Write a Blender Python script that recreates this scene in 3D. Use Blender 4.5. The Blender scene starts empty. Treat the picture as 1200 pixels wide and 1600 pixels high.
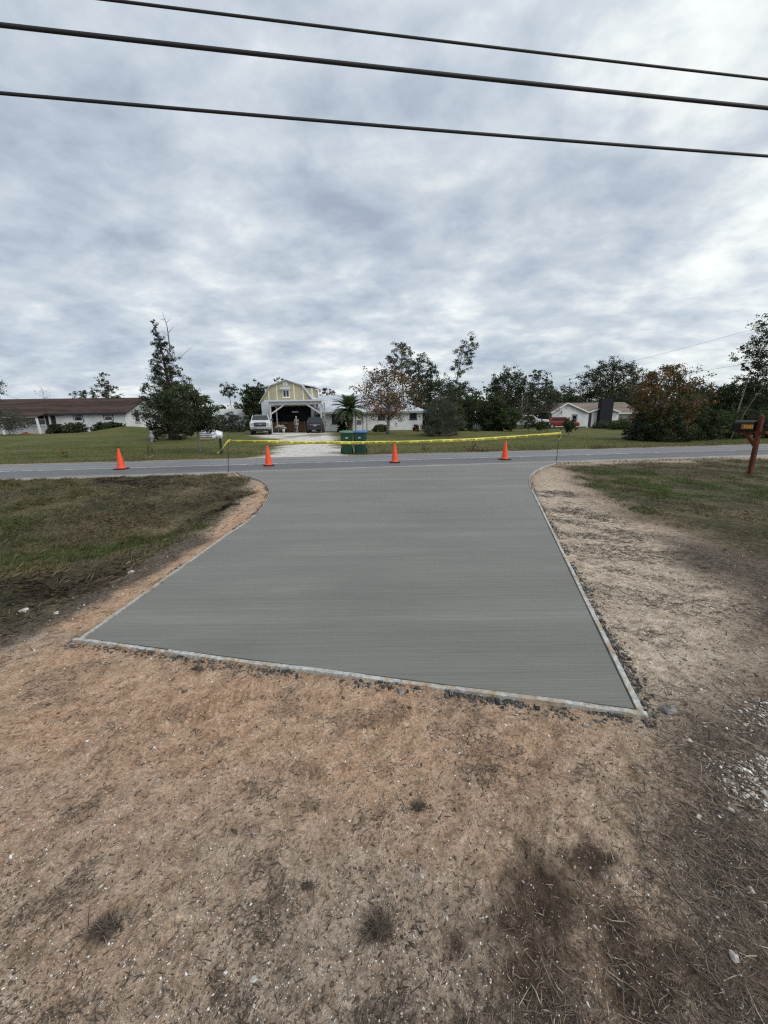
import bpy, bmesh, math, random
import numpy as np
from mathutils import Vector, Matrix

scene = bpy.context.scene
COL = scene.collection
R = math.radians

# ------------------------------------------------------------------ camera
CAM_H = 1.6
FPX = 601.0                      # focal length in pixels of the 1200 x 1600 photograph
PITCH = math.atan(144.0 / FPX)   # looking slightly down
ROLL = R(0.8)
cF = Vector((0, math.cos(PITCH), -math.sin(PITCH)))
cU0 = Vector((0, math.sin(PITCH), math.cos(PITCH)))
cR0 = Vector((1, 0, 0))
cR = cR0 * math.cos(ROLL) - cU0 * math.sin(ROLL)
cU = cU0 * math.cos(ROLL) + cR0 * math.sin(ROLL)
cam_data = bpy.data.cameras.new("camera")
cam_data.sensor_fit = 'HORIZONTAL'
cam_data.sensor_width = 36.0
cam_data.lens = 36.0 * FPX / 1200.0
cam_data.clip_start = 0.05
cam_data.clip_end = 3000
cam = bpy.data.objects.new("camera", cam_data)
COL.objects.link(cam)
cam.matrix_world = Matrix(((cR.x, cU.x, -cF.x, 0), (cR.y, cU.y, -cF.y, 0), (cR.z, cU.z, -cF.z, CAM_H), (0, 0, 0, 1)))
scene.camera = cam

# ------------------------------------------------------------------ sky, sun, exposure
SUN_AZ, SUN_EL = R(128), R(42)    # azimuth clockwise from the view direction (+Y)
world = bpy.data.worlds.new("World"); scene.world = world
world.use_nodes = True
wt = world.node_tree; wt.nodes.clear()
def wn(t, **kw):
    n = wt.nodes.new(t)
    for k, v in kw.items(): setattr(n, k, v)
    return n
def wmath(op, a=None, b=None, clamp=False):
    n = wn('ShaderNodeMath', operation=op, use_clamp=clamp)
    for i, s in enumerate((a, b)):
        if s is None: continue
        if isinstance(s, (int, float)): n.inputs[i].default_value = s
        else: wt.links.new(s, n.inputs[i])
    return n.outputs[0]
sky = wn('ShaderNodeTexSky'); sky.sky_type = 'NISHITA'; sky.sun_disc = False
sky.sun_elevation = SUN_EL; sky.sun_rotation = SUN_AZ
tc = wn('ShaderNodeTexCoord')
sep = wn('ShaderNodeSeparateXYZ'); wt.links.new(tc.outputs['Generated'], sep.inputs[0])
dz = wmath('ADD', wmath('MAXIMUM', sep.outputs[2], 0.0), 0.24)
cmb = wn('ShaderNodeCombineXYZ')
wt.links.new(wmath('DIVIDE', sep.outputs[0], dz), cmb.inputs[0])
wt.links.new(wmath('DIVIDE', sep.outputs[1], dz), cmb.inputs[1])
def wnoise(scale, detail, rough, dist, loc, sx=1.0, sy=1.0):
    mp = wn('ShaderNodeMapping'); mp.inputs['Location'].default_value = loc
    mp.inputs['Scale'].default_value = (sx, sy, 1); mp.inputs['Rotation'].default_value = (0, 0, 0.35)
    wt.links.new(cmb.outputs[0], mp.inputs[0])
    nz = wn('ShaderNodeTexNoise'); nz.inputs['Scale'].default_value = scale; nz.inputs['Detail'].default_value = detail
    nz.inputs['Roughness'].default_value = rough; nz.inputs['Distortion'].default_value = dist
    wt.links.new(mp.outputs[0], nz.inputs['Vector'])
    return nz.outputs['Fac']
n_big = wnoise(0.75, 3, 0.5, 0.08, (3.1, 1.7, 0))
n_mid = wnoise(3.3, 7, 0.56, 0.18, (7.2, 4.4, 0), 0.95, 1.15)
n_fine = wnoise(9.0, 6, 0.60, 0.15, (1.2, 9.4, 0), 0.95, 1.15)
dens = wmath('ADD', wmath('ADD', wmath('MULTIPLY', n_big, 0.34), wmath('MULTIPLY', n_mid, 0.50)), wmath('MULTIPLY', n_fine, 0.16))
# broad brightening of the cloud sheet round the hidden sun
sd = wn('ShaderNodeVectorMath', operation='DOT_PRODUCT')
wt.links.new(tc.outputs['Generated'], sd.inputs[0])
SUN_DIR = (math.sin(SUN_AZ) * math.cos(SUN_EL), math.cos(SUN_AZ) * math.cos(SUN_EL), math.sin(SUN_EL))
sd.inputs[1].default_value = (math.sin(R(52)) * math.cos(R(12)), math.cos(R(52)) * math.cos(R(12)), math.sin(R(12)))
glow = wmath('POWER', wmath('MAXIMUM', wmath('ADD', wmath('MULTIPLY', sd.outputs['Value'], 0.5), 0.5), 0.0), 7.0)
horiz = wmath('POWER', wmath('SUBTRACT', 1.0, wmath('MAXIMUM', sep.outputs[2], 0.0)), 7.0)
dens = wmath('ADD', wmath('MULTIPLY', wmath('SUBTRACT', dens, 0.5), 1.16), 0.495)
dens2 = wmath('ADD', wmath('ADD', dens, wmath('MULTIPLY', glow, 0.145)), wmath('MULTIPLY', horiz, 0.075))
ramp = wn('ShaderNodeValToRGB')
wt.links.new(dens2, ramp.inputs[0])
el = ramp.color_ramp.elements
el[0].position = 0.40; el[0].color = (0.35, 0.405, 0.485, 1)
el[1].position = 0.80; el[1].color = (0.96, 0.975, 0.95, 1)
e = el.new(0.50); e.color = (0.46, 0.52, 0.595, 1)
e = el.new(0.58); e.color = (0.565, 0.62, 0.67, 1)
e = el.new(0.67); e.color = (0.75, 0.79, 0.795, 1)
bg_cloud = wn('ShaderNodeBackground'); wt.links.new(ramp.outputs[0], bg_cloud.inputs[0]); bg_cloud.inputs[1].default_value = 0.90
bg_sky = wn('ShaderNodeBackground'); wt.links.new(sky.outputs[0], bg_sky.inputs[0]); bg_sky.inputs[1].default_value = 0.07
# thin places of the cloud sheet let a little of the blue through, most of all low down
thin = wn('ShaderNodeMapRange'); wt.links.new(n_big, thin.inputs[0])
thin.inputs[1].default_value = 0.30; thin.inputs[2].default_value = 0.52; thin.inputs[3].default_value = 0.72; thin.inputs[4].default_value = 0.97
mixw = wn('ShaderNodeMixShader'); wt.links.new(thin.outputs[0], mixw.inputs[0])
wt.links.new(bg_sky.outputs[0], mixw.inputs[1]); wt.links.new(bg_cloud.outputs[0], mixw.inputs[2])
wo = wn('ShaderNodeOutputWorld'); wt.links.new(mixw.outputs[0], wo.inputs[0])

sun_data = bpy.data.lights.new("sun", 'SUN'); sun_data.energy = 1.5; sun_data.angle = R(60); sun_data.color = (1.0, 0.965, 0.91)
sun = bpy.data.objects.new("sun", sun_data); COL.objects.link(sun)
sun.rotation_euler = Vector(SUN_DIR).to_track_quat('Z', 'Y').to_euler()
scene.view_settings.view_transform = 'Standard'
scene.view_settings.look = 'None'
scene.view_settings.exposure = 0.42
scene.view_settings.gamma = 1.0
scene.view_settings.use_curve_mapping = False
scene.render.engine = 'CYCLES'
scene.cycles.use_denoising = False
scene.cycles.filter_width = 1.25
scene.cycles.max_bounces = 6
scene.cycles.transparent_max_bounces = 6

# ------------------------------------------------------------------ maths helpers
def smooth(a, b, v):
    t = np.clip((np.asarray(v, float) - a) / (b - a), 0, 1)
    return t * t * (3 - 2 * t)
def _hash(ix, iy, seed):
    h = (ix * 374761393 + iy * 668265263 + seed * 1442695041) & 0xFFFFFFFF
    h = ((h ^ (h >> 13)) * 1274126177) & 0xFFFFFFFF
    return ((h ^ (h >> 16)) & 0xFFFFFF) / float(0xFFFFFF)
def vnoise(x, y, seed=0):
    x = np.asarray(x, float); y = np.asarray(y, float)
    ix = np.floor(x).astype(np.int64); iy = np.floor(y).astype(np.int64)
    fx = x - ix; fy = y - iy
    fx = fx * fx * (3 - 2 * fx); fy = fy * fy * (3 - 2 * fy)
    a = _hash(ix, iy, seed); b = _hash(ix + 1, iy, seed); c = _hash(ix, iy + 1, seed); d = _hash(ix + 1, iy + 1, seed)
    return (a * (1 - fx) + b * fx) * (1 - fy) + (c * (1 - fx) + d * fx) * fy
def fbm(x, y, scale, octaves=4, seed=0, gain=0.5):
    s = 0; a = 1.0; t = 0
    for o in range(octaves):
        s = s + a * vnoise(np.asarray(x) * scale + 17.3 * o, np.asarray(y) * scale - 9.1 * o, seed + o); t += a
        a *= gain; scale *= 2.03
    return s / t

def ray(px, py):
    return cF + cR * ((px - 600.0) / FPX) + cU * ((800.0 - py) / FPX)
def G(px, py, z=0.0):            # where the line of sight meets the level z
    d = ray(px, py); t = (z - CAM_H) / d.z
    return (d.x * t, d.y * t)
def at(px, py, Y):               # the point of a line of sight at distance Y ahead
    d = ray(px, py); t = Y / d.y
    return Vector((d.x * t, Y, CAM_H + d.z * t))
def road_q(x, y):                # signed distance beyond the road's near edge line
    return y - (12.85 + 0.147 * x)
def terrain(x, y):
    x = np.asarray(x, float); y = np.asarray(y, float)
    q = road_q(x, y)
    h = 0.30 * smooth(20, 42, y) * smooth(26, 6, x) + 0.30 * smooth(-14, -30, x) * smooth(26, 42, y)
    h = h - 0.50 * np.exp(-((q + 5.6) / 1.8) ** 2) * smooth(-2.7, -4.3, x)
    h = h - 0.16 * np.exp(-((q + 4.8) / 2.0) ** 2) * smooth(4.2, 7.0, x)
    h = h + 0.72 * np.exp(-((x + 27.0) / 3.6) ** 2 - ((y - 42.5) / 2.6) ** 2)
    h = h + 0.10 * (fbm(x, y, 0.12, 3, 5) - 0.5) * smooth(20, 30, np.hypot(x, y))
    return h
def base(px, Y):
    x = at(px, 656, Y).x
    return Vector((x, Y, float(terrain(x, Y))))
def pxm(Y, px=None):             # photograph pixels per metre at distance Y
    return FPX / (Y * math.cos(PITCH))
def poly_sd(x, y, poly):
    """signed distance to a polygon, positive inside"""
    x = np.asarray(x, float); y = np.asarray(y, float)
    d = np.full(x.shape, 1e9); inside = np.zeros(x.shape, bool)
    n = len(poly)
    for i in range(n):
        ax, ay = poly[i]; bx, by = poly[(i + 1) % n]
        ex, ey = bx - ax, by - ay
        t = np.clip(((x - ax) * ex + (y - ay) * ey) / (ex * ex + ey * ey + 1e-12), 0, 1)
        d = np.minimum(d, (x - ax - t * ex) ** 2 + (y - ay - t * ey) ** 2)
        c = ((ay > y) != (by > y)) & (x < (bx - ax) * (y - ay) / ((by - ay) if by != ay else 1e-12) + ax)
        inside ^= c
    d = np.sqrt(d)
    return np.where(inside, d, -d)
def catmull(pts, n=6):
    out = []
    P = [pts[0]] + list(pts) + [pts[-1]]
    for i in range(1, len(P) - 2):
        p0, p1, p2, p3 = [np.array(P[i + k], float) for k in (-1, 0, 1, 2)]
        for k in range(n):
            t = k / n
            out.append(tuple(0.5 * ((2 * p1) + (-p0 + p2) * t + (2 * p0 - 5 * p1 + 4 * p2 - p3) * t * t + (-p0 + 3 * p1 - 3 * p2 + p3) * t ** 3)))
    out.append(tuple(pts[-1]))
    return out

# ------------------------------------------------------------------ materials
MATS = {}
def new_mat(name):
    m = bpy.data.materials.new(name); m.use_nodes = True
    MATS[name] = m
    return m, m.node_tree, m.node_tree.nodes['Principled BSDF']
def mat(name, col, rough=0.7, var=0.12, scale=6.0, bump=0.0, bscale=40.0, metal=0.0, coat=0.0, col2=None, mixscale=1.5, stretch=(1, 1, 1), spec=0.5):
    """plain material: base colour with a grain of its own and, if col2 is given, a second tone in blotches"""
    if name in MATS: return MATS[name]
    m, nt, b = new_mat(name)
    L = nt.links.new
    t = nt.nodes.new('ShaderNodeTexCoord'); mp = nt.nodes.new('ShaderNodeMapping'); mp.inputs['Scale'].default_value = stretch
    L(t.outputs['Object'], mp.inputs[0])
    n1 = nt.nodes.new('ShaderNodeTexNoise'); n1.inputs['Scale'].default_value = scale; n1.inputs['Detail'].default_value = 6
    L(mp.outputs[0], n1.inputs['Vector'])
    r = nt.nodes.new('ShaderNodeMapRange'); L(n1.outputs['Fac'], r.inputs[0])
    r.inputs[1].default_value = 0.3; r.inputs[2].default_value = 0.7
    r.inputs[3].default_value = 1 - var; r.inputs[4].default_value = 1 + var
    mul = nt.nodes.new('ShaderNodeVectorMath'); mul.operation = 'SCALE'
    L(r.outputs[0], mul.inputs['Scale'])
    if col2:
        n2 = nt.nodes.new('ShaderNodeTexNoise'); n2.inputs['Scale'].default_value = mixscale; n2.inputs['Detail'].default_value = 5
        L(mp.outputs[0], n2.inputs['Vector'])
        cr = nt.nodes.new('ShaderNodeValToRGB'); L(n2.outputs['Fac'], cr.inputs[0])
        cr.color_ramp.elements[0].position = 0.42; cr.color_ramp.elements[1].position = 0.60
        cr.color_ramp.elements[0].color = (*col, 1); cr.color_ramp.elements[1].color = (*col2, 1)
        L(cr.outputs[0], mul.inputs[0])
    else:
        mul.inputs[0].default_value = col
    L(mul.outputs[0], b.inputs['Base Color'])
    b.inputs['Roughness'].default_value = rough; b.inputs['Metallic'].default_value = metal
    b.inputs['Coat Weight'].default_value = coat; b.inputs['Specular IOR Level'].default_value = spec
    if bump:
        n3 = nt.nodes.new('ShaderNodeTexNoise'); n3.inputs['Scale'].default_value = bscale; n3.inputs['Detail'].default_value = 4
        L(mp.outputs[0], n3.inputs['Vector'])
        bp = nt.nodes.new('ShaderNodeBump'); bp.inputs['Strength'].default_value = bump; bp.inputs['Distance'].default_value = 0.02
        L(n3.outputs['Fac'], bp.inputs['Height']); L(bp.outputs[0], b.inputs['Normal'])
    return m
def tone_mat(name, stops, rough=0.75, trans=0.0, spec=0.3):
    """colour picked along a ramp by the 'tone' each blade, leaf or pebble carries"""
    m, nt, b = new_mat(name)
    L = nt.links.new
    a = nt.nodes.new('ShaderNodeAttribute'); a.attribute_name = 'tone'
    cr = nt.nodes.new('ShaderNodeValToRGB'); L(a.outputs['Fac'], cr.inputs[0])
    els = cr.color_ramp.elements
    els[0].position = stops[0][0]; els[0].color = (*stops[0][1], 1)
    els[1].position = stops[-1][0]; els[1].color = (*stops[-1][1], 1)
    for p, c in stops[1:-1]:
        e = els.new(p); e.color = (*c, 1)
    L(cr.outputs[0], b.inputs['Base Color']); b.inputs['Roughness'].default_value = rough
    b.inputs['Specular IOR Level'].default_value = spec
    if trans:
        tr = nt.nodes.new('ShaderNodeBsdfTranslucent'); L(cr.outputs[0], tr.inputs[0])
        mx = nt.nodes.new('ShaderNodeMixShader'); mx.inputs[0].default_value = trans
        L(b.outputs[0], mx.inputs[1]); L(tr.outputs[0], mx.inputs[2])
        L(mx.outputs[0], nt.nodes['Material Output'].inputs[0])
    return m

# ------------------------------------------------------------------ mesh helpers
def tag(o, label=None, cat=None, group=None, kind=None):
    if label: o['label'] = label
    if cat: o['category'] = cat
    if group: o['group'] = group
    if kind: o['kind'] = kind
    return o
def link(name, me, m=None, parent=None, smoothed=False):
    o = bpy.data.objects.new(name, me); COL.objects.link(o)
    if m is not None: me.materials.append(m)
    if parent is not None: o.parent = parent
    if smoothed: me.polygons.foreach_set('use_smooth', [True] * len(me.polygons))
    return o
def empty(name, loc=(0, 0, 0), rz=0.0):
    o = bpy.data.objects.new(name, None); COL.objects.link(o)
    o.empty_display_size = 0.1; o.location = loc; o.rotation_euler = (0, 0, rz)
    return o
def np_mesh(name, V, F, tone=None, k=None):
    """mesh from numpy arrays; every face has k corners"""
    V = np.asarray(V, np.float32).reshape(-1, 3); F = np.asarray(F, np.int32); k = F.shape[1]
    me = bpy.data.meshes.new(name)
    me.vertices.add(len(V)); me.vertices.foreach_set('co', V.ravel())
    me.loops.add(F.size); me.loops.foreach_set('vertex_index', F.ravel())
    me.polygons.add(len(F)); me.polygons.foreach_set('loop_start', np.arange(0, F.size, k, dtype=np.int32))
    me.polygons.foreach_set('loop_total', np.full(len(F), k, np.int32))
    if tone is not None:
        a = me.attributes.new('tone', 'FLOAT', 'POINT'); a.data.foreach_set('value', np.asarray(tone, np.float32))
    me.update(calc_edges=True); me.validate()
    return me
class MB:
    """collects solid shapes for ONE mesh"""
    def __init__(s): s.v = []; s.f = []; s.shapes = []
    def add(s, V, F):
        s.shapes.append((V, F)); n = len(s.v); s.v += [tuple(p) for p in V]; s.f += [tuple(i + n for i in q) for q in F]; return s
    def box(s, x0, x1, y0, y1, z0, z1, rot=None, at=None):
        V = [(x0, y0, z0), (x1, y0, z0), (x1, y1, z0), (x0, y1, z0), (x0, y0, z1), (x1, y0, z1), (x1, y1, z1), (x0, y1, z1)]
        if rot is not None: V = [tuple(rot @ Vector(p)) for p in V]
        if at is not None: V = [tuple(Vector(p) + Vector(at)) for p in V]
        return s.add(V, [(0, 3, 2, 1), (4, 5, 6, 7), (0, 1, 5, 4), (1, 2, 6, 5), (2, 3, 7, 6), (3, 0, 4, 7)])
    def beam(s, a, b, w, h=None, up=(0, 0, 1)):
        a = Vector(a); b = Vector(b); h = h or w
        d = (b - a).normalized(); sd = d.cross(Vector(up))
        if sd.length < 1e-4: sd = d.cross(Vector((1, 0, 0)))
        sd.normalize(); u = sd.cross(d)
        V = []
        for p in (a, b):
            for i, j in ((-1, -1), (1, -1), (1, 1), (-1, 1)): V.append(p + sd * (i * w / 2) + u * (j * h / 2))
        return s.add(V, [(0, 1, 2, 3), (7, 6, 5, 4), (0, 4, 5, 1), (1, 5, 6, 2), (2, 6, 7, 3), (3, 7, 4, 0)])
    def tube(s, pts, rad, n=8, cap=True):
        pts = [Vector(p) for p in pts]
        if not hasattr(rad, '__len__'): rad = [rad] * len(pts)
        V = []; F = []
        for i, p in enumerate(pts):
            d = (pts[min(i + 1, len(pts) - 1)] - pts[max(i - 1, 0)]).normalized()
            a = d.cross(Vector((0, 0, 1)))
            if a.length < 0.05: a = d.cross(Vector((1, 0, 0)))
            a.normalize(); b = a.cross(d)
            for k in range(n):
                t = 2 * math.pi * k / n
                V.append(p + a * (math.cos(t) * rad[i]) + b * (math.sin(t) * rad[i]))
        for i in range(len(pts) - 1):
            for k in range(n):
                F.append((i * n + k, i * n + (k + 1) % n, (i + 1) * n + (k + 1) % n, (i + 1) * n + k))
        if cap:
            F.append(tuple(range(n))[::-1]); F.append(tuple((len(pts) - 1) * n + k for k in range(n)))
        return s.add(V, F)
    def prism(s, poly, axis, a, b):
        """polygon in the two other axes, pushed along axis from a to b"""
        n = len(poly)
        def pt(p, t): return {'x': (t, p[0], p[1]), 'y': (p[0], t, p[1]), 'z': (p[0], p[1], t)}[axis]
        V = [pt(p, a) for p in poly] + [pt(p, b) for p in poly]
        F = [tuple(range(n))[::-1], tuple(range(n, 2 * n))] + [(i, (i + 1) % n, n + (i + 1) % n, n + i) for i in range(n)]
        return s.add(V, F)
    def lathe(s, prof, c=(0, 0, 0), n=20, sx=1, sy=1):
        V = []; F = []
        for r, z in prof:
            for k in range(n):
                t = 2 * math.pi * k / n
                V.append((c[0] + r * math.cos(t) * sx, c[1] + r * math.sin(t) * sy, c[2] + z))
        for i in range(len(prof) - 1):
            for k in range(n): F.append((i * n + k, i * n + (k + 1) % n, (i + 1) * n + (k + 1) % n, (i + 1) * n + k))
        F.append(tuple(range(n))[::-1]); F.append(tuple((len(prof) - 1) * n + k for k in range(n)))
        return s.add(V, F)
    def blob(s, c, r, seed=0, jag=0.25, sub=2):
        bm = bmesh.new(); bmesh.ops.create_icosphere(bm, subdivisions=sub, radius=1)
        rnd = random.Random(seed); o1 = Vector((rnd.random() * 9, rnd.random() * 9, rnd.random() * 9))
        from mathutils import noise
        V = []
        for v in bm.verts:
            k = 1 + jag * noise.noise(v.co * 1.6 + o1) * 1.6 + jag * 0.5 * noise.noise(v.co * 4 + o1)
            V.append((c[0] + v.co.x * r[0] * k, c[1] + v.co.y * r[1] * k, c[2] + v.co.z * r[2] * k))
        F = [tuple(v.index for v in f.verts) for f in bm.faces]
        bm.free()
        return s.add(V, F)
    def build_each(s, name, m, parent=None, bevel=0.0):
        for V, F in s.shapes:
            q = MB(); q.add(V, F); q.build(name, m, parent, False, bevel)
    def build(s, name, m, parent=None, smoothed=False, bevel=0.0):
        me = bpy.data.meshes.new(name); me.from_pydata(s.v, [], s.f); me.update()
        bm = bmesh.new(); bm.from_mesh(me)
        bmesh.ops.recalc_face_normals(bm, faces=bm.faces)
        if bevel: bmesh.ops.bevel(bm, geom=bm.edges[:], offset=bevel, segments=2, affect='EDGES', clamp_overlap=True)
        bm.to_mesh(me); bm.free()
        return link(name, me, m, parent, smoothed)
def text_geo(s, size, bold=0.0):
    cu = bpy.data.curves.new('lettering', 'FONT'); cu.body = s; cu.size = size; cu.offset = bold; cu.resolution_u = 3
    ob = bpy.data.objects.new('lettering', cu); COL.objects.link(ob)
    dg = bpy.context.evaluated_depsgraph_get(); ev = ob.evaluated_get(dg); me = ev.to_mesh()
    V = [tuple(v.co) for v in me.vertices]; F = [tuple(p.vertices) for p in me.polygons]
    ev.to_mesh_clear(); bpy.data.objects.remove(ob); bpy.data.curves.remove(cu)
    return V, F
def copy_tree(o, parent=None):
    c = o.copy(); COL.objects.link(c); c.parent = parent
    for ch in list(o.children): copy_tree(ch, c)
    return c

# ------------------------------------------------------------------ outline of the slab, the road and the kinds of ground
SLAB_Z = 0.05
ROAD_Z = 0.03
slab_left_px = [(130, 998), (200, 950), (300, 880), (365, 835), (400, 805), (418, 780), (421, 765), (415, 755), (402, 747.5), (376, 741)]
slab_right_px = [(995, 1109), (950, 1010), (905, 915), (870, 850), (845, 800), (830, 765), (826, 750), (831, 740), (845, 731), (868, 723.5)]
slab_left = [(-2.23, 2.55)] + [G(*p, z=SLAB_Z) for p in slab_left_px[1:]]
slab_left[0] = G(*slab_left_px[0], z=SLAB_Z)
slab_right = [G(*p, z=SLAB_Z) for p in slab_right_px]
for L_ in (slab_left, slab_right):          # the straight runs of the forms are straight
    a, b = L_[0], L_[4 if L_ is slab_left else 5]
    for k in range(1, 4 if L_ is slab_left else 5):
        t = (L_[k][1] - a[1]) / (b[1] - a[1]); L_[k] = (a[0] + (b[0] - a[0]) * t, L_[k][1])
def road_y(x, off): return 12.85 + 0.147 * x + off
slab_left_c = catmull(slab_left, 6); slab_right_c = catmull(slab_right, 6)
def to_road(p): return (p[0], road_y(p[0], 0.02))
slab_poly = slab_left_c + [to_road((slab_left_c[-1][0] - 0.35, 0))] + [to_road((slab_right_c[-1][0] + 0.35, 0))] + slab_right_c[::-1]
ROAD_W = 5.05
def PXP(pts): return [G(x, y) for x, y in pts]
grass_left = [G(-900, 1010), G(-60, 1012), G(60, 975), G(170, 905), G(255, 862), G(330, 822), G(372, 786), G(385, 764), G(378, 750), G(340, 742), (-8, 11.7), (-60, 4.0), (-60, 1.0)]
grass_right = [(5.6, 12.9), G(905, 735), G(905, 752), G(940, 775), G(1000, 812), G(1090, 838), G(1200, 868), G(1500, 905), (70, 6), (70, 23)]
pale_right = PXP([(850, 740), (900, 775), (1010, 835), (1120, 880), (1150, 960), (1080, 1060), (1010, 1110), (960, 1010), (880, 850), (838, 770)])
orange_a = PXP([(-40, 1040), (130, 1000), (560, 1060), (990, 1120), (1010, 1200), (880, 1330), (600, 1230), (420, 1300), (200, 1380), (-80, 1330)])
orange_b = PXP([(130, 1000), (60, 985), (190, 905), (340, 825), (390, 775), (405, 752), (424, 765), (400, 810), (300, 885)])
dark_mat = PXP([(715, 1425), (800, 1385), (860, 1330), (960, 1330), (1010, 1420), (1100, 1440), (1260, 1420), (1300, 1640), (800, 1640), (780, 1540), (730, 1490)])
dead_right = PXP([(1000, 835), (1120, 850), (1400, 900), (1500, 1250), (1400, 1640), (1130, 1640), (1080, 1430), (1050, 1250), (1100, 1120), (1180, 1000), (1120, 900)])
dead_left = PXP([(-200, 1020), (40, 960), (150, 895), (300, 830), (330, 842), (180, 925), (90, 975), (-20, 1020), (-200, 1060)])
gravel_right = PXP([(1110, 1190), (1190, 1110), (1400, 1120), (1420, 1480), (1190, 1400), (1135, 1300)])
bare_road_left = PXP([(330, 744), (352, 736), (420, 742), (424, 770), (400, 790), (385, 760)])
# the pale drive of the house opposite
far_drive = [(at(396, 656, 17.6).x, 17.0), (at(548, 656, 18.0).x, 17.4), (at(540, 656, 20).x, 20), (at(528, 656, 25).x, 25), (at(520, 656, 32).x, 32), (at(512, 656, 46).x, 46.5), (at(424, 656, 46).x, 46.5), (at(388, 656, 40).x, 40), (at(430, 656, 30).x, 30), (at(436, 656, 25).x, 25), (at(420, 656, 20).x, 20)]

def soft(x, y, poly, w, wob=0.0, ws=1.5, seed=3):
    d = poly_sd(x, y, poly)
    if wob: d = d + (fbm(x, y, ws, 4, seed) - 0.5) * 2 * wob
    return smooth(-w, w, d)

# ------------------------------------------------------------------ ground
def graded(lo, hi, a, b, step, ratio, ratio_low=None):
    mid = list(np.arange(a, b + step * 0.5, step)); out = []
    p, s = b, step
    while p < hi: s *= ratio; p += s; out.append(p)
    p, s = a, step; low = []
    while p > lo: s *= (ratio_low or ratio); p -= s; low.append(p)
    return np.array(low[::-1] + mid + out)
gx = graded(-420, 420, -1.5, 1.6, 0.012, 1.035)
gy = graded(-30, 620, 0.6, 2.4, 0.011, 1.025, 1.12)
GX, GY = np.meshgrid(gx, gy)
sd_slab = poly_sd(GX, GY, slab_poly)
q_ = road_q(GX, GY)
near_w = smooth(14, 5, np.hypot(GX, GY))
m_gl = soft(GX, GY, grass_left, 0.22, 0.30, 1.6, 11); m_gr = soft(GX, GY, grass_right, 0.4, 0.55, 1.1, 12)
m_far = smooth(ROAD_W + 0.1, ROAD_W + 0.5, q_ + (fbm(GX, GY, 0.9, 3, 4) - 0.5) * 0.5)
m_drive = soft(GX, GY, far_drive, 0.7, 0.9, 0.7, 21) * (0.45 + 0.55 * smooth(0.36, 0.56, fbm(GX, GY, 0.45, 4, 29) + 0.25 * smooth(28, 20, GY)))
m_grass = np.clip(np.maximum(np.maximum(m_gl, m_gr), m_far * (1 - m_drive)), 0, 1)
m_pale = np.maximum(soft(GX, GY, pale_right, 0.35, 0.35, 1.3, 31), m_drive * m_far)
m_orange = np.maximum(soft(GX, GY, orange_a, 0.5, 0.45, 1.4, 41), soft(GX, GY, orange_b, 0.10, 0.10, 2.0, 42))
m_dark = smooth(-0.05, 0.06, poly_sd(GX, GY, dark_mat) + (fbm(GX, GY, 4.5, 4, 51) - 0.5) * 0.34 + (fbm(GX, GY, 18, 3, 52) - 0.5) * 0.16) * (0.50 + 0.5 * smooth(0.35, 0.6, fbm(GX, GY, 7, 4, 53)))
m_dead = np.maximum(soft(GX, GY, dead_right, 0.35, 0.45, 1.5, 61), soft(GX, GY, dead_left, 0.12, 0.2, 2.0, 62))
m_dead = np.maximum(m_dead, smooth(0.62, 0.74, fbm(GX * 0.8 + GY * 0.5, GY - 0.4 * GX, 5.5, 3, 161)) * 0.26 * near_w)
m_gravel = soft(GX, GY, gravel_right, 0.12, 0.15, 3.0, 71)
H = terrain(GX, GY)
fine = near_w
H = H + fine * (0.050 * (fbm(GX, GY, 1.4, 3, 81) - 0.5) + 0.020 * (fbm(GX, GY, 6, 3, 82) - 0.5) + 0.024 * (fbm(GX, GY, 24, 3, 83, 0.65) - 0.5))
H = H + 0.012 * m_dead * near_w * (fbm(GX * 0.7 + GY * 0.7, GY - GX, 40, 2, 84) - 0.3)
H = H - 0.014 * m_dark * (0.4 + fbm(GX, GY, 9, 3, 85))
# tyre treads pressed into the dirt
for (ax, ay), (bx, by), w_, pitch in (((0.36, 0.95), (0.95, 1.95), 0.22, 0.035), ((-0.42, 1.45), (0.22, 2.0), 0.20, 0.035), ((-1.55, 1.55), (-0.35, 2.45), 0.22, 0.04)):
    L_ = math.hypot(bx - ax, by - ay); ux, uy = (bx - ax) / L_, (by - ay) / L_
    s_ = (GX - ax) * ux + (GY - ay) * uy; t_ = -(GX - ax) * uy + (GY - ay) * ux
    mk = smooth(w_ / 2 + 0.02, w_ / 2 - 0.02, np.abs(t_)) * smooth(-0.05, 0.1, s_) * smooth(L_ + 0.05, L_ - 0.1, s_) * smooth(0.42, 0.58, fbm(GX, GY, 5, 3, 86))
    H = H + mk * (0.0065 * np.sign(np.sin(2 * math.pi * (s_ + 0.45 * np.abs(t_)) / pitch)) - 0.004)
H = H + 0.05 * m_grass * near_w * (fbm(GX, GY, 3.2, 3, 87) - 0.5)
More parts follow.
